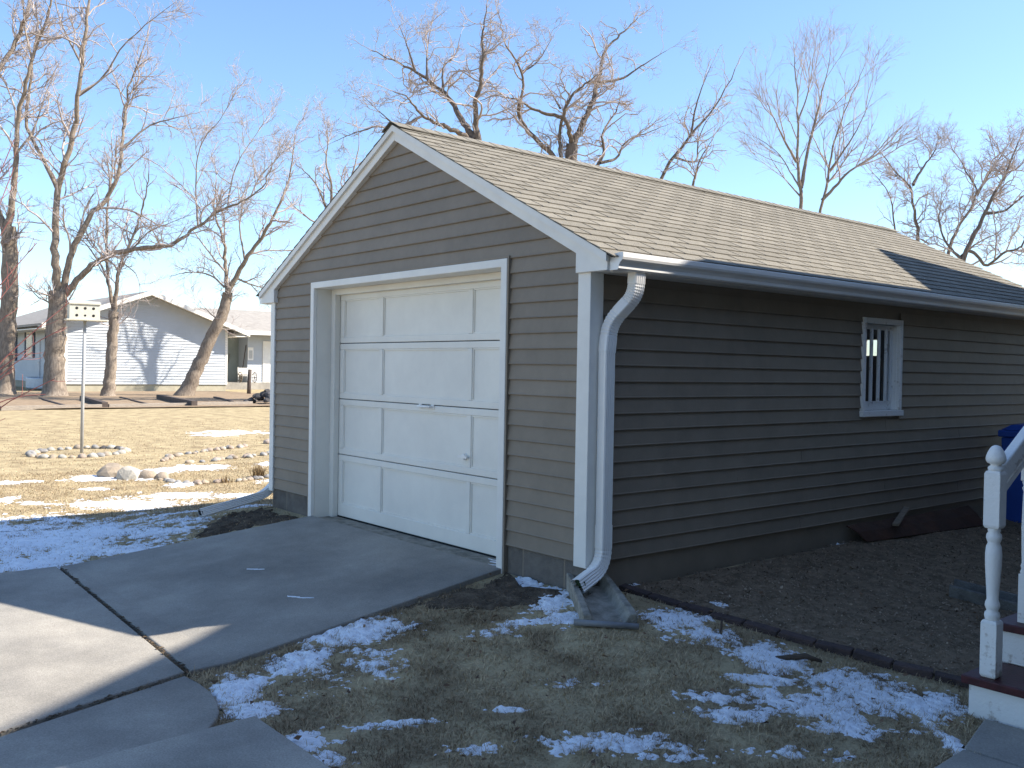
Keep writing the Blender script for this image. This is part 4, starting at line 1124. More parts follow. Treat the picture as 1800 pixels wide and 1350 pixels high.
o = tag(q.build('window_well', M('galvanised_steel', (.45, .50, .56), (.38, .42, .47), rough=.45, metal=.3), None, smooth=True), 'corrugated steel window well against the far house', 'window well')
o.modifiers.new('thick', 'SOLIDIFY').thickness = .02
# rear wing with garage door, recessed porch and its clutter
mb = MB(); mb.box((-66, 18.4, -.1), (-53.2, 30, .43)); mb.build('porch_pad', m_conc, NB, recentre=False)
mb = MB(); mb.box((-64, 22.36, .42), (-55.0, 32, 3.72)); mb.build('wing_wall', m_nsid, NB, recentre=False)
mb = MB(); mb.box((-64, ny1+.01, .42), (-56.4, 22.35, 3.72)); mb.build('porch_wall', m_green, NB, recentre=False)
lapped(-55.0, 22.36, -55.0, 32, .43, lambda t: 3.6, .155, .028, m_nsid, 'wing_siding')
mb = MB(); mb.prism([(-53.6, 3.78), (-53.6, 3.66), (-60, 5.35), (-66, 3.8), (-66, 3.9), (-60, 5.5)], 'y', 18.2, 33); mb.build('wing_roof', m_nroof, NB, recentre=False)
mb = MB(); mb.box((-53.6, 18.9, 3.55), (-53.54, 33, 3.8)); mb.build('wing_fascia', m_white, NB, recentre=False)
mb = MB(); mb.box((-55.0, 23.42, .43), (-54.93, 26.2, 3.2)); mb.build('garage_door', m_white, NB, bevel=.02)
f = MB(); f.box((-56.42, 21.25, .45), (-56.36, 22.2, 2.6)); pdr = f.build('porch_door', m_green, NB)
f = MB(); f.tube([(-56.36, 21.33, 1.5), (-56.3, 21.33, 1.5)], .03, 8); f.build('handle', m_gutter, pdr)
q = MB(); q.box((-54.965, 22.36, 1.9), (-54.93, 22.75, 2.75)); o = q.build('wall_sign', m_white, None); tag(o, 'small white framed panel on the wall beside the recessed porch', 'sign')
q = MB(); q.box((-54.929, 22.43, 2.0), (-54.925, 22.68, 2.55)); q.build('sign_face', M('pale_grey_panel', (.5, .5, .48)), o)
for k, (a, b, lab) in enumerate((((-55.6, 21.0, .43), (-56.3, 21.7, 2.3), 'long-handled tool with pale shaft leaning in the recessed porch'), ((-55.3, 22.05, .43), (-55.1, 22.3, 2.9), 'dark-handled tool leaning beside the white wall panel'))):
    g_ = thing('garden_rake', a, lab, 'rake', None)
    MB().tube([a, b], .03, 6).build('handle', m_wood if k == 0 else m_wood_d, g_)
    q = MB(); q.obox((a[0]-.02, a[1]-.22, a[2]+.03), (a[0]-.02, a[1]+.22, a[2]+.03), .05, .05)
    for j in range(6): q.box((a[0]-.03, a[1]-.2+.075*j, a[2]-.0), (a[0]-.01, a[1]-.18+.075*j, a[2]+.03))
    q.build('head', m_pvc, g_)
BE = thing('garden_bench', (-53.9, 21.9, .43), 'small white slatted bench with wagon wheel sides by the far porch', 'bench')
for k in range(4):
    q = MB(); q.box((-54.25+.13*k, 21.5, .86), (-54.14+.13*k, 22.4, .89)); q.build('seat_slat', m_white, BE)
for k in range(3):
    q = MB(); q.obox((-54.32-.03*k, 21.5, 1.02+.15*k), (-54.32-.03*k, 22.4, 1.02+.15*k), .03, .12); q.build('back_slat', m_white, BE)
for yy in (21.45, 22.45):
    q = MB(); q.tube([(-54.05+.33*math.cos(a), yy, .77+.33*math.sin(a)) for a in [2*math.pi*k/20 for k in range(21)]], .025, 6, cap=False)
    for k in range(4): a = math.pi*k/4; q.tube([(-54.05+.33*math.cos(a), yy, .77+.33*math.sin(a)), (-54.05-.33*math.cos(a), yy, .77-.33*math.sin(a))], .015, 5)
    q.build('wheel', m_wood, BE)
    q = MB(); q.obox((-54.3, yy, .43), (-54.4, yy, 1.42), .04, .05); q.build('back_post', m_white, BE)

# ------------------------------------------------------------------ bare trees
m_bark = M('tree_bark', (.34, .28, .22), (.17, .135, .105), rough=.95, scale=5, detail=9, streak=(3, 3, .8), bump=.8, bscale=18, spec=.05)
m_branch = M('branch_bark', (.33, .275, .235), (.20, .165, .135), rough=.95, scale=4, spec=.05)
m_twig = M('twig_bark', (.50, .43, .395), (.36, .305, .275), rough=.9, scale=1.5, rnd=.15, spec=.05)
m_bark2 = M('dark_tree_bark', (.22, .18, .15), (.11, .09, .075), rough=.95, scale=5, detail=9, streak=(3, 3, .8), bump=.8, bscale=18, spec=.05)
def tubes(P, Rr, S):
    """P (N,K,3) polylines, Rr (N,K) radii -> verts, quads"""
    N, K, _ = P.shape
    T = np.empty_like(P); T[:, 1:-1] = P[:, 2:]-P[:, :-2]; T[:, 0] = P[:, 1]-P[:, 0]; T[:, -1] = P[:, -1]-P[:, -2]
    T /= np.linalg.norm(T, axis=2, keepdims=True)+1e-9
    ref = np.eye(3)[np.argmin(np.abs(T).max(1), axis=1)][:, None, :]      # one steady reference axis per polyline
    A = np.cross(T, ref); A /= np.linalg.norm(A, axis=2, keepdims=True)+1e-9
    B = np.cross(T, A)
    an = np.arange(S)*2*np.pi/S
    V = P[:, :, None, :] + Rr[:, :, None, None]*(A[:, :, None, :]*np.cos(an)[None, None, :, None] + B[:, :, None, :]*np.sin(an)[None, None, :, None])
    ix = np.arange(N*K*S).reshape(N, K, S)
    a, b = ix[:, :-1], ix[:, 1:]
    F = np.stack([a, np.roll(a, -1, 2), np.roll(b, -1, 2), b], -1).reshape(-1, 4)
    return V.reshape(-1, 3), F
def resample(pts, n):
    pts = np.asarray(pts, float); d = np.r_[0, np.cumsum(np.linalg.norm(np.diff(pts, axis=0), axis=1))]
    t = np.linspace(0, d[-1], n); out = np.stack([np.interp(t, d, pts[:, k]) for k in range(3)], -1)
    # soften the corners
    for _ in range(2):
        out[1:-1] = out[1:-1]*.5 + (out[:-2]+out[2:])*.25
    return out, d[-1]
def sprout(P, Rr, per_len, lmin, lmax, K, rg, spread, up, rmin, t0=.15, gnarl=.25, rel=.5):
    """children of the polylines P: returns their polylines and radii"""
    L = np.linalg.norm(np.diff(P, axis=1), axis=2).sum(1)
    cnt = rg.poisson(per_len*L*(1-t0)); par = np.repeat(np.arange(len(P)), cnt); n = len(par)
    if n == 0: return np.zeros((0, K, 3)), np.zeros((0, K))
    t = t0+(1-t0)*rg.random(n)**.85
    f = t*(P.shape[1]-1); i = np.minimum(f.astype(int), P.shape[1]-2); fr = (f-i)[:, None]
    base = P[par, i]*(1-fr)+P[par, i+1]*fr; tan = P[par, i+1]-P[par, i]; tan /= np.linalg.norm(tan, axis=1, keepdims=True)+1e-9
    r0 = Rr[par, i]*(1-fr[:, 0])+Rr[par, i+1]*fr[:, 0]
    rnd = rg.normal(size=(n, 3)); perp = rnd-tan*(rnd*tan).sum(1, keepdims=True); perp /= np.linalg.norm(perp, axis=1, keepdims=True)+1e-9
    th = rg.uniform(spread[0], spread[1], n)[:, None]
    d = tan*np.cos(th)+perp*np.sin(th); d[:, 2] += up; d /= np.linalg.norm(d, axis=1, keepdims=True)
    ln = rg.uniform(lmin, lmax, n)*(1.15-.6*t)
    ln = np.minimum(ln, np.maximum(L[par]*.75, lmin*.5))
    Q = np.empty((n, K, 3)); Q[:, 0] = base; st = (ln/(K-1))[:, None]
    for k in range(1, K):
        d = d + rg.normal(size=(n, 3))*gnarl; d[:, 2] += up*.35; d /= np.linalg.norm(d, axis=1, keepdims=True)
        Q[:, k] = Q[:, k-1]+d*st
    rs = np.clip(np.minimum(r0*.7, ln*.016+rmin), rmin, None)
    Rq = rs[:, None]*np.linspace(1, .45, K)[None]; Rq = np.maximum(Rq, rmin*.7)
    return Q, Rq
def make_tree(limbs, label, seed, dens=1., heavy=.85, bark=None, up=.12, gnarl=.22, l1=(.9, 2.6), l2=(.5, 1.3), l3=(.25, .7), twig=.0055, name='bare_tree', group=None, spread=(.5, 1.1), flare=True):
    rg = np.random.default_rng(seed)
    base = limbs[0][2][0]
    T = thing(name, base, label, 'tree', group)
    main = []
    for k, (r0, r1, pts) in enumerate(limbs):
        n = max(10, int(len(pts)*4))
        Pp, Lg = resample(pts, n)
        jit = rg.normal(size=Pp.shape)*min(r0*.14, .03); jit[0] = jit[-1] = 0; Pp = Pp+jit
        tt = np.linspace(0, 1, n); r0, r1 = (r0, r1) if k == 0 else (r0*heavy, r1*heavy*.82)
        rr = r0+(r1-r0)*tt**.75
        if k == 0 and flare: rr = rr*(1+.55*np.exp(-(Pp[:, 2]-Pp[0, 2])/.35))
        V, F = tubes(Pp[None], rr[None], 12 if r0 > .15 else 8)
        V = V + rg.normal(size=V.shape)*(rr.repeat(12 if r0 > .15 else 8)[:, None]*.02)
        place('trunk' if k == 0 else 'branch', fast_mesh('limb', V, F), bark or (m_bark if r0 > .1 else m_branch), (0, 0, 0), T, smooth=True)
        main.append((Pp, rr, Lg, r0, k))
    Vs, Fs, nb = [], [], 0
    def add(P, Rr, S):
        nonlocal nb
        if len(P) == 0: return
        V, F = tubes(P, Rr, S); Vs.append(V); Fs.append(F+nb); nb += len(V)
    L1P, L1R = [], []
    for (Pp, rr, Lg, r0, k) in main:
        low = Pp[0, 2] < 1.0
        q, r_ = sprout(Pp[None], rr[None], 2.6*dens, *l1, 8, rg, spread, up, .012, t0=.62 if low else .12, gnarl=gnarl)
        L1P.append(q); L1R.append(r_)
        # a fine leader beyond the end of each limb
        d = Pp[-1]-Pp[-3]; d /= np.linalg.norm(d)
        if k > 0 or not low or True:
            q2 = Pp[-1][None, None, :] + d[None, None, :]*np.linspace(0, 1.2, 8)[None, :, None] + np.cumsum(rg.normal(size=(1, 8, 3))*.05, axis=1)*np.linspace(0, 1, 8)[None, :, None]
            if r_.size or k > 0: L1P.append(q2); L1R.append(np.linspace(min(rr[-1], .05), .008, 8)[None])
    P1, R1_ = np.concatenate(L1P), np.concatenate(L1R); add(P1, R1_, 5)
    P2, R2_ = sprout(P1, R1_, 3.8*dens, *l2, 6, rg, spread, up*.8, .008, t0=.1, gnarl=gnarl); add(P2, R2_, 4)
    P3, R3_ = sprout(P2, R2_, 5.6*dens, *l3, 5, rg, spread, up*.6, twig, t0=.1, gnarl=gnarl); add(P3, R3_, 3)
    P4, R4_ = sprout(P3, R3_, 3.0*dens, l3[0]*.5, l3[1]*.6, 4, rg, spread, up*.4, twig*.85, t0=.15, gnarl=gnarl); add(P4, R4_, 3)
    tag(place('twigs', fast_mesh('twigs', np.concatenate(Vs), np.concatenate(Fs)), m_twig, (0, 0, 0), T), kind='stuff')
    return T
LIMBS = {
 'T1': [
(0.46,0.4,[(-41.33,7.15,-0.15),(-41.35,7.16,1.48),(-41.33,7.22,3.01),(-41.31,7.27,4.03),(-41.31,7.29,4.67)]),
(0.24,0.05,[(-41.33,7.25,4.28),(-41.02,7.09,6.02),(-41.16,7.09,7.83),(-41.23,7.21,9.34),(-40.71,7.42,10.55),(-40.46,7.74,12.12),(-39.89,7.62,13.35),(-39.8,7.82,14.52),(-39.54,7.79,15.9),(-39.46,7.94,17.22),(-39.25,8.03,18.53),(-38.99,8.11,19.93)]),
(0.13,0.04,[(-41.43,7.26,9.25),(-42.09,6.84,10.58),(-43.43,6.31,12.42),(-43.63,6.51,13.82),(-43.56,6.67,15.15),(-44.57,6.52,17.2),(-44.88,6.5,19.32)]),
(0.2,0.03,[(-41.24,7.37,4.54),(-40.92,7.77,6.69),(-40.67,8.27,7.91),(-40.75,9.13,9.02),(-40.23,9.54,10.11),(-40.37,9.67,11.44),(-40.9,9.92,12.59),(-40.95,10.07,14.46),(-40.49,10.45,15.43),(-40.55,10.84,16.85)]),
(0.07,0.015,[(-39.66,9.43,11.16),(-39.29,10.57,12.41),(-38.31,11.91,12.87),(-38.37,12.59,13.19)]),
(0.19,0.03,[(-41.2,7.41,4.49),(-40.41,8.31,5.8),(-39.46,8.95,6.39),(-38.23,9.51,6.57),(-37.47,10.01,6.65),(-36.53,10.54,6.61),(-35.86,10.87,7.02),(-35.12,11.25,7.45),(-34.61,11.61,7.91),(-33.99,12.14,8.26),(-32.9,12.53,8.55),(-32.61,12.96,8.92),(-32.05,13.06,9.77)]),
(0.06,0.012,[(-37.38,12.08,7.75),(-37.45,11.98,9.45),(-37.08,11.87,10.67),(-36.63,11.99,11.59),(-36.04,12.54,12.35),(-35.54,12.86,13.3)]),
(0.055,0.012,[(-36.55,13.09,8.64),(-36.92,13.45,10.09),(-36.53,13.59,10.85),(-36.69,14.38,12.0),(-36.38,14.97,13.12)]),
(0.04,0.01,[(-35.91,13.87,9.09),(-35.98,14.3,10.08),(-35.2,15.2,11.29),(-35.14,15.66,12.36)]),
(0.05,0.01,[(-39.23,9.83,6.68),(-38.04,10.15,7.43),(-37.16,10.53,7.63),(-36.2,11.16,7.97)]),
(0.07,0.015,[(-40.97,7.91,13.47),(-39.88,8.66,14.14),(-38.92,9.2,15.53),(-37.72,9.89,16.37),(-36.37,10.39,16.85)]),
(0.07,0.02,[(-40.84,8.1,14.82),(-41.66,7.69,16.12),(-42.52,7.41,17.57),(-42.94,7.26,19.2)]),
 ],
 'T0': [
(0.42,0.33,[(-43.78,5.61,-0.15),(-43.76,5.68,1.96),(-43.71,5.82,4.56),(-43.74,5.83,6.64),(-43.83,5.75,7.68)]),
(0.2,0.05,[(-43.82,5.75,7.55),(-43.35,5.89,9.2),(-43.26,5.93,10.99),(-43.19,5.95,12.39),(-42.43,6.12,13.92),(-42.3,6.43,15.48),(-41.49,6.81,16.88),(-41.11,6.93,18.55)]),
(0.24,0.1,[(-43.84,5.73,7.42),(-44.58,4.97,9.5),(-45.15,4.6,11.61),(-45.06,5.15,13.91),(-45.3,5.65,15.33),(-45.34,6.21,16.24),(-44.77,6.61,17.73),(-45.01,6.96,19.36)]),
(0.07,0.02,[(-43.67,6.02,11.07),(-43.55,6.74,12.21),(-43.62,7.11,13.6),(-43.73,7.61,15.05)]),
(0.1,0.05,[(-44.31,5.35,14.75),(-45.52,4.98,16.74),(-46.11,4.84,18.45)]),
 ],
 'T2': [
(0.28,0.22,[(-40.93,9.35,-0.15),(-40.9,9.41,1.0),(-40.86,9.48,2.23),(-40.85,9.52,3.35),(-40.85,9.54,3.95)]),
(0.12,0.03,[(-40.85,9.54,3.87),(-40.97,9.39,4.91),(-41.57,9.43,6.19),(-41.91,9.49,7.71),(-41.9,9.55,9.22),(-42.06,9.79,10.61),(-42.14,9.75,11.95)]),
(0.14,0.03,[(-40.85,9.54,3.87),(-40.43,9.57,5.23),(-40.66,9.64,5.7),(-40.12,9.64,6.18),(-39.85,9.88,6.87),(-39.79,10.18,7.74),(-39.35,10.4,9.01),(-38.94,10.42,10.23)]),
(0.05,0.012,[(-41.1,9.29,6.14),(-41.15,8.73,6.95),(-41.22,8.32,7.56),(-40.98,7.94,8.39)]),
(0.04,0.01,[(-40.67,9.81,6.23),(-39.83,10.21,5.68),(-39.22,10.2,4.87),(-39.12,10.07,4.35)]),
 ],
 'T3': [
(0.36,0.25,[(-41.0,12.86,-0.15),(-40.62,13.34,1.26),(-40.3,13.76,2.56),(-39.97,14.18,3.67),(-39.81,14.39,4.36),(-39.74,14.49,5.05)]),
(0.16,0.03,[(-39.76,14.47,4.97),(-40.09,14.57,5.77),(-40.39,14.57,6.9),(-40.28,14.57,7.44),(-40.87,14.49,8.33),(-41.22,14.33,9.33),(-41.19,14.45,10.6)]),
(0.17,0.03,[(-39.74,14.49,5.05),(-39.4,14.9,6.02),(-38.91,14.97,6.68),(-38.52,15.5,7.51),(-37.78,15.87,8.56),(-37.42,16.26,9.78),(-37.24,16.51,10.87),(-36.92,16.5,12.43)]),
(0.07,0.015,[(-39.84,14.38,5.32),(-40.17,13.95,5.86),(-40.23,13.27,6.01),(-40.47,12.53,5.91),(-40.52,12.01,5.71)]),
(0.07,0.02,[(-39.49,14.81,5.8),(-39.24,15.42,5.5),(-39.4,16.09,5.42),(-39.35,16.52,5.02)]),
(0.07,0.015,[(-39.25,15.12,6.72),(-39.69,15.0,8.26),(-39.78,15.31,9.69),(-39.64,15.53,10.81)]),
(0.05,0.02,[(-39.97,14.18,3.67),(-40.12,13.81,4.01),(-39.94,13.45,4.31)]),
 ],
 'A': [
(0.36,0.26,[(-27.41,20.62,-0.15),(-27.54,20.58,6.39),(-27.68,20.47,9.3),(-27.8,20.38,11.11)]),
(0.16,0.02,[(-27.76,20.43,11.23),(-27.86,20.3,12.19),(-27.5,20.02,12.81),(-27.17,20.05,13.48),(-26.79,19.85,14.55),(-26.88,19.9,15.68),(-26.48,19.75,16.46)]),
(0.17,0.02,[(-27.84,20.34,11.35),(-28.54,20.06,12.28),(-28.96,19.99,13.01),(-29.61,19.62,13.76),(-30.28,18.79,14.5),(-31.39,18.35,15.13),(-32.05,17.73,15.55)]),
(0.06,0.012,[(-29.55,18.36,14.18),(-29.51,18.09,14.74),(-29.63,17.87,15.44),(-29.62,17.54,16.0)]),
(0.15,0.02,[(-27.83,20.34,11.18),(-27.98,19.9,11.44),(-28.01,18.88,11.68),(-28.14,18.39,11.8),(-28.31,17.96,11.94),(-28.4,17.57,12.33),(-28.15,17.09,12.56),(-28.43,16.53,12.76)]),
(0.06,0.012,[(-29.2,18.77,13.86),(-29.18,18.69,14.13),(-29.52,18.91,15.2),(-29.56,19.18,16.49)]),
(0.06,0.012,[(-28.77,19.27,13.31),(-28.95,19.32,14.47),(-28.92,20.04,15.11),(-29.16,20.44,16.17)]),
(0.06,0.012,[(-29.35,18.55,12.28),(-30.08,17.89,11.81),(-31.21,17.45,12.02),(-32.13,16.86,11.77),(-33.07,16.41,11.48)]),
(0.04,0.01,[(-29.96,17.81,11.78),(-31.05,17.48,12.66),(-32.23,17.46,13.51)]),
 ],
 'B': [
(0.42,0.27,[(-26.37,24.98,-0.15),(-26.5,24.93,5.94),(-26.58,24.92,9.24),(-26.65,24.88,10.97),(-26.67,24.88,11.66)]),
(0.18,0.025,[(-26.66,24.88,11.58),(-26.57,25.25,12.44),(-26.3,25.67,13.56),(-26.5,26.24,14.61),(-26.36,26.37,15.6),(-26.62,26.76,16.35),(-26.26,27.38,17.03),(-25.96,28.22,17.96)]),
(0.08,0.012,[(-25.97,25.79,14.45),(-25.47,26.9,14.77),(-25.01,27.41,15.31),(-24.4,28.49,16.12)]),
(0.13,0.02,[(-26.67,24.88,11.66),(-26.48,24.62,11.93),(-26.33,24.23,12.41),(-26.45,24.06,12.81),(-25.98,24.24,13.71),(-25.44,24.81,14.28),(-24.76,24.89,14.63)]),
(0.12,0.08,[(-26.72,24.77,9.75),(-26.82,24.3,11.16),(-26.95,24.33,12.17),(-26.6,24.2,12.76)]),
(0.1,0.015,[(-26.99,24.52,12.89),(-27.29,23.9,12.99),(-27.61,23.24,13.16),(-27.66,22.51,13.42),(-28.38,21.72,13.62),(-28.61,21.02,13.21)]),
(0.15,0.02,[(-26.73,24.76,10.0),(-27.05,24.04,11.16),(-27.24,23.35,11.65),(-27.43,22.87,12.1),(-27.74,22.73,12.61),(-27.43,22.33,13.05),(-27.36,22.58,13.85),(-27.27,22.36,14.57),(-27.16,21.94,14.91),(-27.19,21.34,15.44),(-27.34,21.07,16.74)]),
(0.05,0.012,[(-28.17,23.15,14.9),(-27.79,23.62,15.24),(-27.51,23.97,15.96),(-27.32,24.22,16.55)]),
(0.13,0.015,[(-26.55,24.96,9.5),(-25.92,25.84,10.85),(-25.96,26.22,11.43),(-26.07,26.09,12.21),(-26.21,26.59,12.81),(-25.97,27.02,13.46),(-25.98,27.34,14.67)]),
(0.08,0.012,[(-25.85,25.84,10.89),(-25.64,26.74,11.15),(-25.35,26.86,11.91),(-25.07,28.01,12.47),(-24.59,28.96,12.93)]),
(0.06,0.04,[(-27.05,24.46,13.3),(-27.38,24.52,13.68),(-27.46,24.45,13.84)]),
 ],
 'C': [
(0.25,0.02,[(-27.32,30.1,-0.15),(-27.26,30.3,7.25),(-27.06,30.61,10.18),(-26.82,30.93,11.07),(-26.43,31.42,12.11),(-25.84,32.16,13.33),(-25.24,32.91,14.43),(-24.9,33.33,15.3),(-24.59,33.74,16.48)]),
(0.06,0.012,[(-26.43,31.42,12.11),(-25.9,32.64,11.88),(-25.94,32.65,12.96),(-25.95,33.24,14.04),(-25.75,33.86,14.82)]),
(0.07,0.012,[(-25.82,32.11,10.35),(-25.51,32.0,11.12),(-25.15,31.88,11.87),(-24.54,32.15,12.9)]),
(0.06,0.012,[(-25.89,32.1,13.24),(-25.61,32.02,14.44),(-25.01,31.81,15.37),(-24.7,32.04,16.3)]),
 ],
 'D': [
(0.26,0.02,[(-25.62,41.52,-0.15),(-25.74,41.5,7.19),(-25.84,41.47,10.87),(-25.92,41.41,12.31),(-26.06,41.29,14.01),(-26.03,41.36,15.68),(-26.14,41.28,17.56),(-26.24,41.2,19.14)]),
(0.14,0.015,[(-25.85,41.49,11.91),(-25.91,42.16,14.13),(-25.73,42.91,16.76),(-25.76,43.85,19.07),(-25.82,44.07,20.16)]),
(0.23,0.02,[(-25.02,42.24,-0.15),(-25.29,42.53,7.24),(-25.25,42.38,10.69),(-25.05,42.96,12.41),(-25.26,43.4,14.22),(-24.7,43.74,16.17),(-24.48,44.88,18.26),(-24.28,45.1,19.06)]),
(0.12,0.012,[(-25.09,42.38,11.23),(-23.9,43.1,12.79),(-23.05,43.94,13.5),(-22.37,44.28,14.49),(-21.56,44.37,14.97)]),
(0.1,0.012,[(-26.04,41.29,13.32),(-26.25,40.32,14.51),(-26.37,39.39,15.6),(-26.5,38.49,17.07)]),
(0.07,0.01,[(-25.89,41.44,11.91),(-26.88,40.89,13.86),(-27.67,40.65,14.59),(-28.19,40.31,14.94)]),
(0.06,0.01,[(-25.86,41.46,11.43),(-26.03,39.97,12.34),(-25.86,38.38,13.29)]),
(0.08,0.012,[(-24.84,42.72,12.88),(-23.75,43.18,14.64),(-23.3,43.79,16.22),(-22.88,43.61,17.02)]),
(0.07,0.012,[(-26.05,41.33,15.52),(-25.41,41.53,17.45),(-25.0,41.11,18.97)]),
 ],
 'E': [
(0.24,0.02,[(-18.9,41.77,-0.15),(-19.05,41.69,6.18),(-19.18,41.6,8.54),(-19.32,41.46,9.96),(-19.42,41.37,11.1),(-19.72,41.02,11.49),(-20.09,40.58,11.93),(-20.42,40.21,12.69)]),
(0.1,0.015,[(-19.38,41.41,11.15),(-19.32,42.12,12.04),(-19.03,42.85,12.97),(-19.1,43.38,13.85)]),
(0.26,0.02,[(-18.27,42.53,-0.15),(-18.25,42.48,6.19),(-18.21,42.83,8.01),(-18.06,43.44,9.02),(-17.53,44.07,10.35),(-17.47,44.34,10.95),(-18.03,44.28,12.0),(-18.58,43.98,13.08),(-18.73,43.82,13.57)]),
(0.1,0.012,[(-17.32,43.88,10.73),(-17.08,44.67,11.91),(-16.73,45.55,13.13),(-16.78,46.17,13.91)]),
(0.18,0.02,[(-19.72,40.78,-0.15),(-19.82,40.81,6.74),(-19.69,40.28,9.21),(-19.64,39.8,10.47),(-19.97,39.62,11.04),(-20.18,38.9,11.53)]),
 ],
 'F': [
(0.26,0.18,[(-43.16,22.34,-0.15),(-43.26,22.28,4.29),(-43.36,22.22,6.86),(-43.49,22.12,8.79),(-43.56,22.07,10.08)]),
(0.12,0.02,[(-43.55,22.07,9.92),(-44.12,21.85,11.25),(-44.52,21.55,12.13),(-45.34,21.36,12.81),(-45.89,20.91,13.32)]),
(0.13,0.02,[(-43.56,22.07,10.01),(-43.17,21.97,11.62),(-43.28,21.58,13.01),(-43.13,21.69,14.27),(-42.98,21.32,15.12)]),
(0.12,0.02,[(-43.52,22.09,9.44),(-43.34,22.87,11.28),(-43.01,23.25,12.74),(-43.31,23.77,14.33),(-43.56,23.75,15.35)]),
(0.1,0.015,[(-43.46,22.14,8.47),(-43.66,21.41,9.54),(-43.78,20.42,10.07),(-44.26,19.78,10.84),(-43.95,19.28,11.51)]),
(0.06,0.012,[(-43.05,22.71,11.22),(-42.64,23.71,12.1),(-42.02,24.14,13.04),(-42.18,24.6,14.11)]),
 ],
 'E2': [
(0.26,0.03,[(-16.41,40.07,-0.15),(-16.41,40.16,5.92),(-16.31,40.32,7.34),(-15.88,40.87,8.52),(-15.68,41.13,9.49),(-15.36,41.54,10.4),(-14.93,42.09,11.74),(-14.78,42.29,12.63)]),
(0.09,0.02,[(-15.67,41.13,9.27),(-14.94,41.21,9.25),(-14.34,41.8,9.93),(-13.64,42.04,10.57)]),
(0.1,0.06,[(-16.19,40.46,7.53),(-15.82,40.52,7.37),(-15.49,40.86,6.71),(-15.08,40.89,7.03),(-14.8,41.0,7.38),(-14.18,41.3,7.51),(-13.98,41.57,8.09)]),
(0.1,0.015,[(-16.36,40.26,7.12),(-17.12,40.13,7.98),(-17.38,40.06,8.94),(-17.5,40.53,10.36)]),
(0.07,0.012,[(-16.36,40.26,7.26),(-16.04,41.26,7.99),(-15.59,42.32,8.46),(-15.3,43.14,9.2)]),
 ],
}
make_tree(LIMBS['T1'], 'large bare tree behind the birdhouse with a long low limb reaching right', 1, dens=.98, l1=(1.1, 3.2), l2=(.6, 1.6))
make_tree(LIMBS['T0'], 'thick-trunked bare tree at the far left edge', 2, dens=1.0, l1=(1.1, 3.2), l2=(.6, 1.6))
make_tree(LIMBS['T2'], 'slim upright bare tree in front of the pale gable wall', 3, dens=1.0, l1=(.9, 2.8))
make_tree(LIMBS['T3'], 'leaning bare tree at the right corner of the pale house', 4, dens=1.15)
make_tree(LIMBS['A'], 'gnarled bare tree above the garage roof peak, leftmost behind the ridge', 5, dens=1.05, heavy=.98, bark=m_bark2, gnarl=.34, up=.08)
make_tree(LIMBS['B'], 'gnarled spreading bare tree behind the middle of the garage ridge', 6, dens=1.0, heavy=.98, bark=m_bark2, gnarl=.34, up=.08)
make_tree(LIMBS['F'], 'thin bare tree behind the left slope of the garage gable', 12, dens=1.0, up=.1)
make_tree(LIMBS['C'], 'bare tree leaning right behind the garage ridge, right of the gnarled spreading one', 7, dens=.8, heavy=1.1, bark=m_bark2, gnarl=.3)
make_tree(LIMBS['D'], 'vase-shaped bare tree with fine upright branches behind the right of the ridge', 8, dens=.62, gnarl=.09, up=.10, l1=(1.8, 4.6), l2=(.9, 2.2), l3=(.5, 1.1), spread=(.3, .8))
make_tree(LIMBS['E'], 'dense multi-stemmed bare tree right of the vase-shaped one', 9, dens=1.35, bark=m_bark2, gnarl=.28)
make_tree(LIMBS['E2'], 'bare tree with crooked low limb at the far right above the rear roof edge', 10, dens=1.35, bark=m_bark2, gnarl=.28)

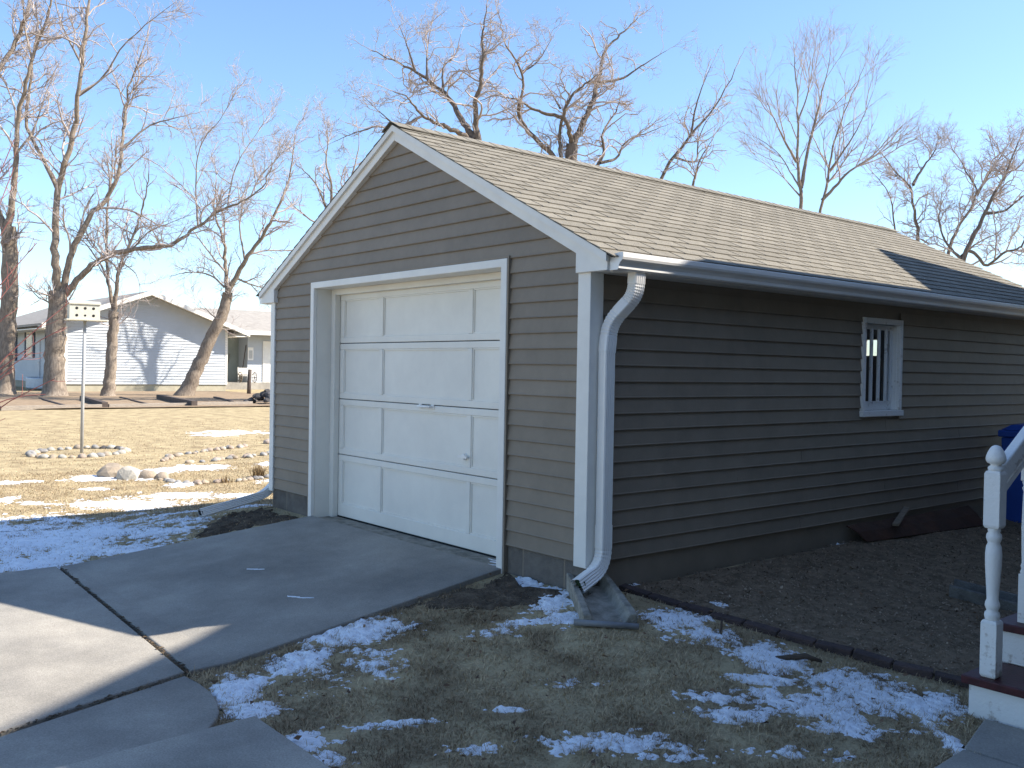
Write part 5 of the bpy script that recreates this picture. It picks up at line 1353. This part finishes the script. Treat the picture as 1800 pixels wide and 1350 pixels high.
# red-twigged shrub reaching in at the left edge
m_redtwig = M('red_twig', (.40, .17, .14), (.26, .09, .08), rough=.6, scale=3)
def shrub():
    rg = np.random.default_rng(44)
    b = np.array([-9.3, -2.3, 0.])
    T = thing('red_twig_shrub', tuple(b), 'red-twigged bare shrub reaching in from the left edge', 'shrub')
    stems = []
    tips = [(-8.33,-.84,2.31),(-8.06,-.99,2.02),(-8.82,-1.13,1.72),(-7.98,-1.07,1.44),(-8.48,-1.05,1.15),(-8.51,-1.36,2.67),(-8.92,-1.35,3.97),(-8.94,-1.08,3.15),(-8.12,-1.53,2.1),(-8.56,-1.29,1.5),(-8.41,-1.52,4.27),(-8.41,-1.39,3.34)]
    for t in tips:
        t = np.array(t); k = np.linspace(0, 1, 10)[:, None]
        mid = (b+t)/2+np.array([-.1, -.3, .12])+rg.normal(size=3)*.12
        P = (1-k)**2*b+2*k*(1-k)*mid+k**2*t + np.cumsum(rg.normal(size=(10, 3))*.012, axis=0)
        stems.append(P)
    P = np.stack(stems); Rr = np.linspace(.012, .005, 10)[None].repeat(len(P), 0)
    V, F = tubes(P, Rr, 6); place('stems', fast_mesh('stems', V, F), m_redtwig, (0, 0, 0), T, smooth=True)
    q, r_ = sprout(P, Rr, 3.2, .2, .6, 5, rg, (.4, .9), .1, .004, t0=.35, gnarl=.15)
    q2, r2 = sprout(q, r_, 4., .08, .25, 4, rg, (.4, .9), .1, .003, t0=.3, gnarl=.15)
    V1, F1 = tubes(q, r_, 4); V2, F2 = tubes(q2, r2, 3)
    tag(place('twigs', fast_mesh('twigs', np.concatenate([V1, V2]), np.concatenate([F1, F2+len(V1)])), m_redtwig, (0, 0, 0), T), kind='stuff')
shrub()

# far-off belt of bare brush and trees behind everything
def far_wood():
    rg = np.random.default_rng(77); n = 420
    an = rg.uniform(R(62), R(205), n); dist = rg.uniform(95, 150, n)
    bx_, by_ = 4+dist*np.cos(an), -4+dist*np.sin(an)
    h = rg.uniform(3., 7.5, n)
    P = np.empty((n, 5, 3)); k = np.linspace(0, 1, 5)
    P[:, :, 0] = bx_[:, None]+rg.normal(size=(n, 5))*.25*k; P[:, :, 1] = by_[:, None]+rg.normal(size=(n, 5))*.25*k; P[:, :, 2] = h[:, None]*k*.75
    Rr = (h*.02)[:, None]*np.linspace(1, .3, 5)[None]
    Vs, Fs, nb = [], [], 0
    for (p, r_, S) in ((P, Rr, 4),):
        V, F = tubes(p, r_, S); Vs.append(V); Fs.append(F+nb); nb += len(V)
    q, r_ = sprout(P, Rr, 2.6, 1., 2.6, 5, rg, (.4, .9), .25, .02, t0=.1)
    V, F = tubes(q, r_, 3); Vs.append(V); Fs.append(F+nb); nb += len(V)
    q2, r2 = sprout(q, r_, 2.2, .5, 1.4, 4, rg, (.4, .9), .2, .014, t0=.1)
    V, F = tubes(q2, r2, 3); Vs.append(V); Fs.append(F+nb); nb += len(V)
    tag(place('distant_wood', fast_mesh('distant_wood', np.concatenate(Vs), np.concatenate(Fs)), m_twig), 'far-off belt of bare trees and brush on the horizon', 'trees', kind='stuff')
far_wood()
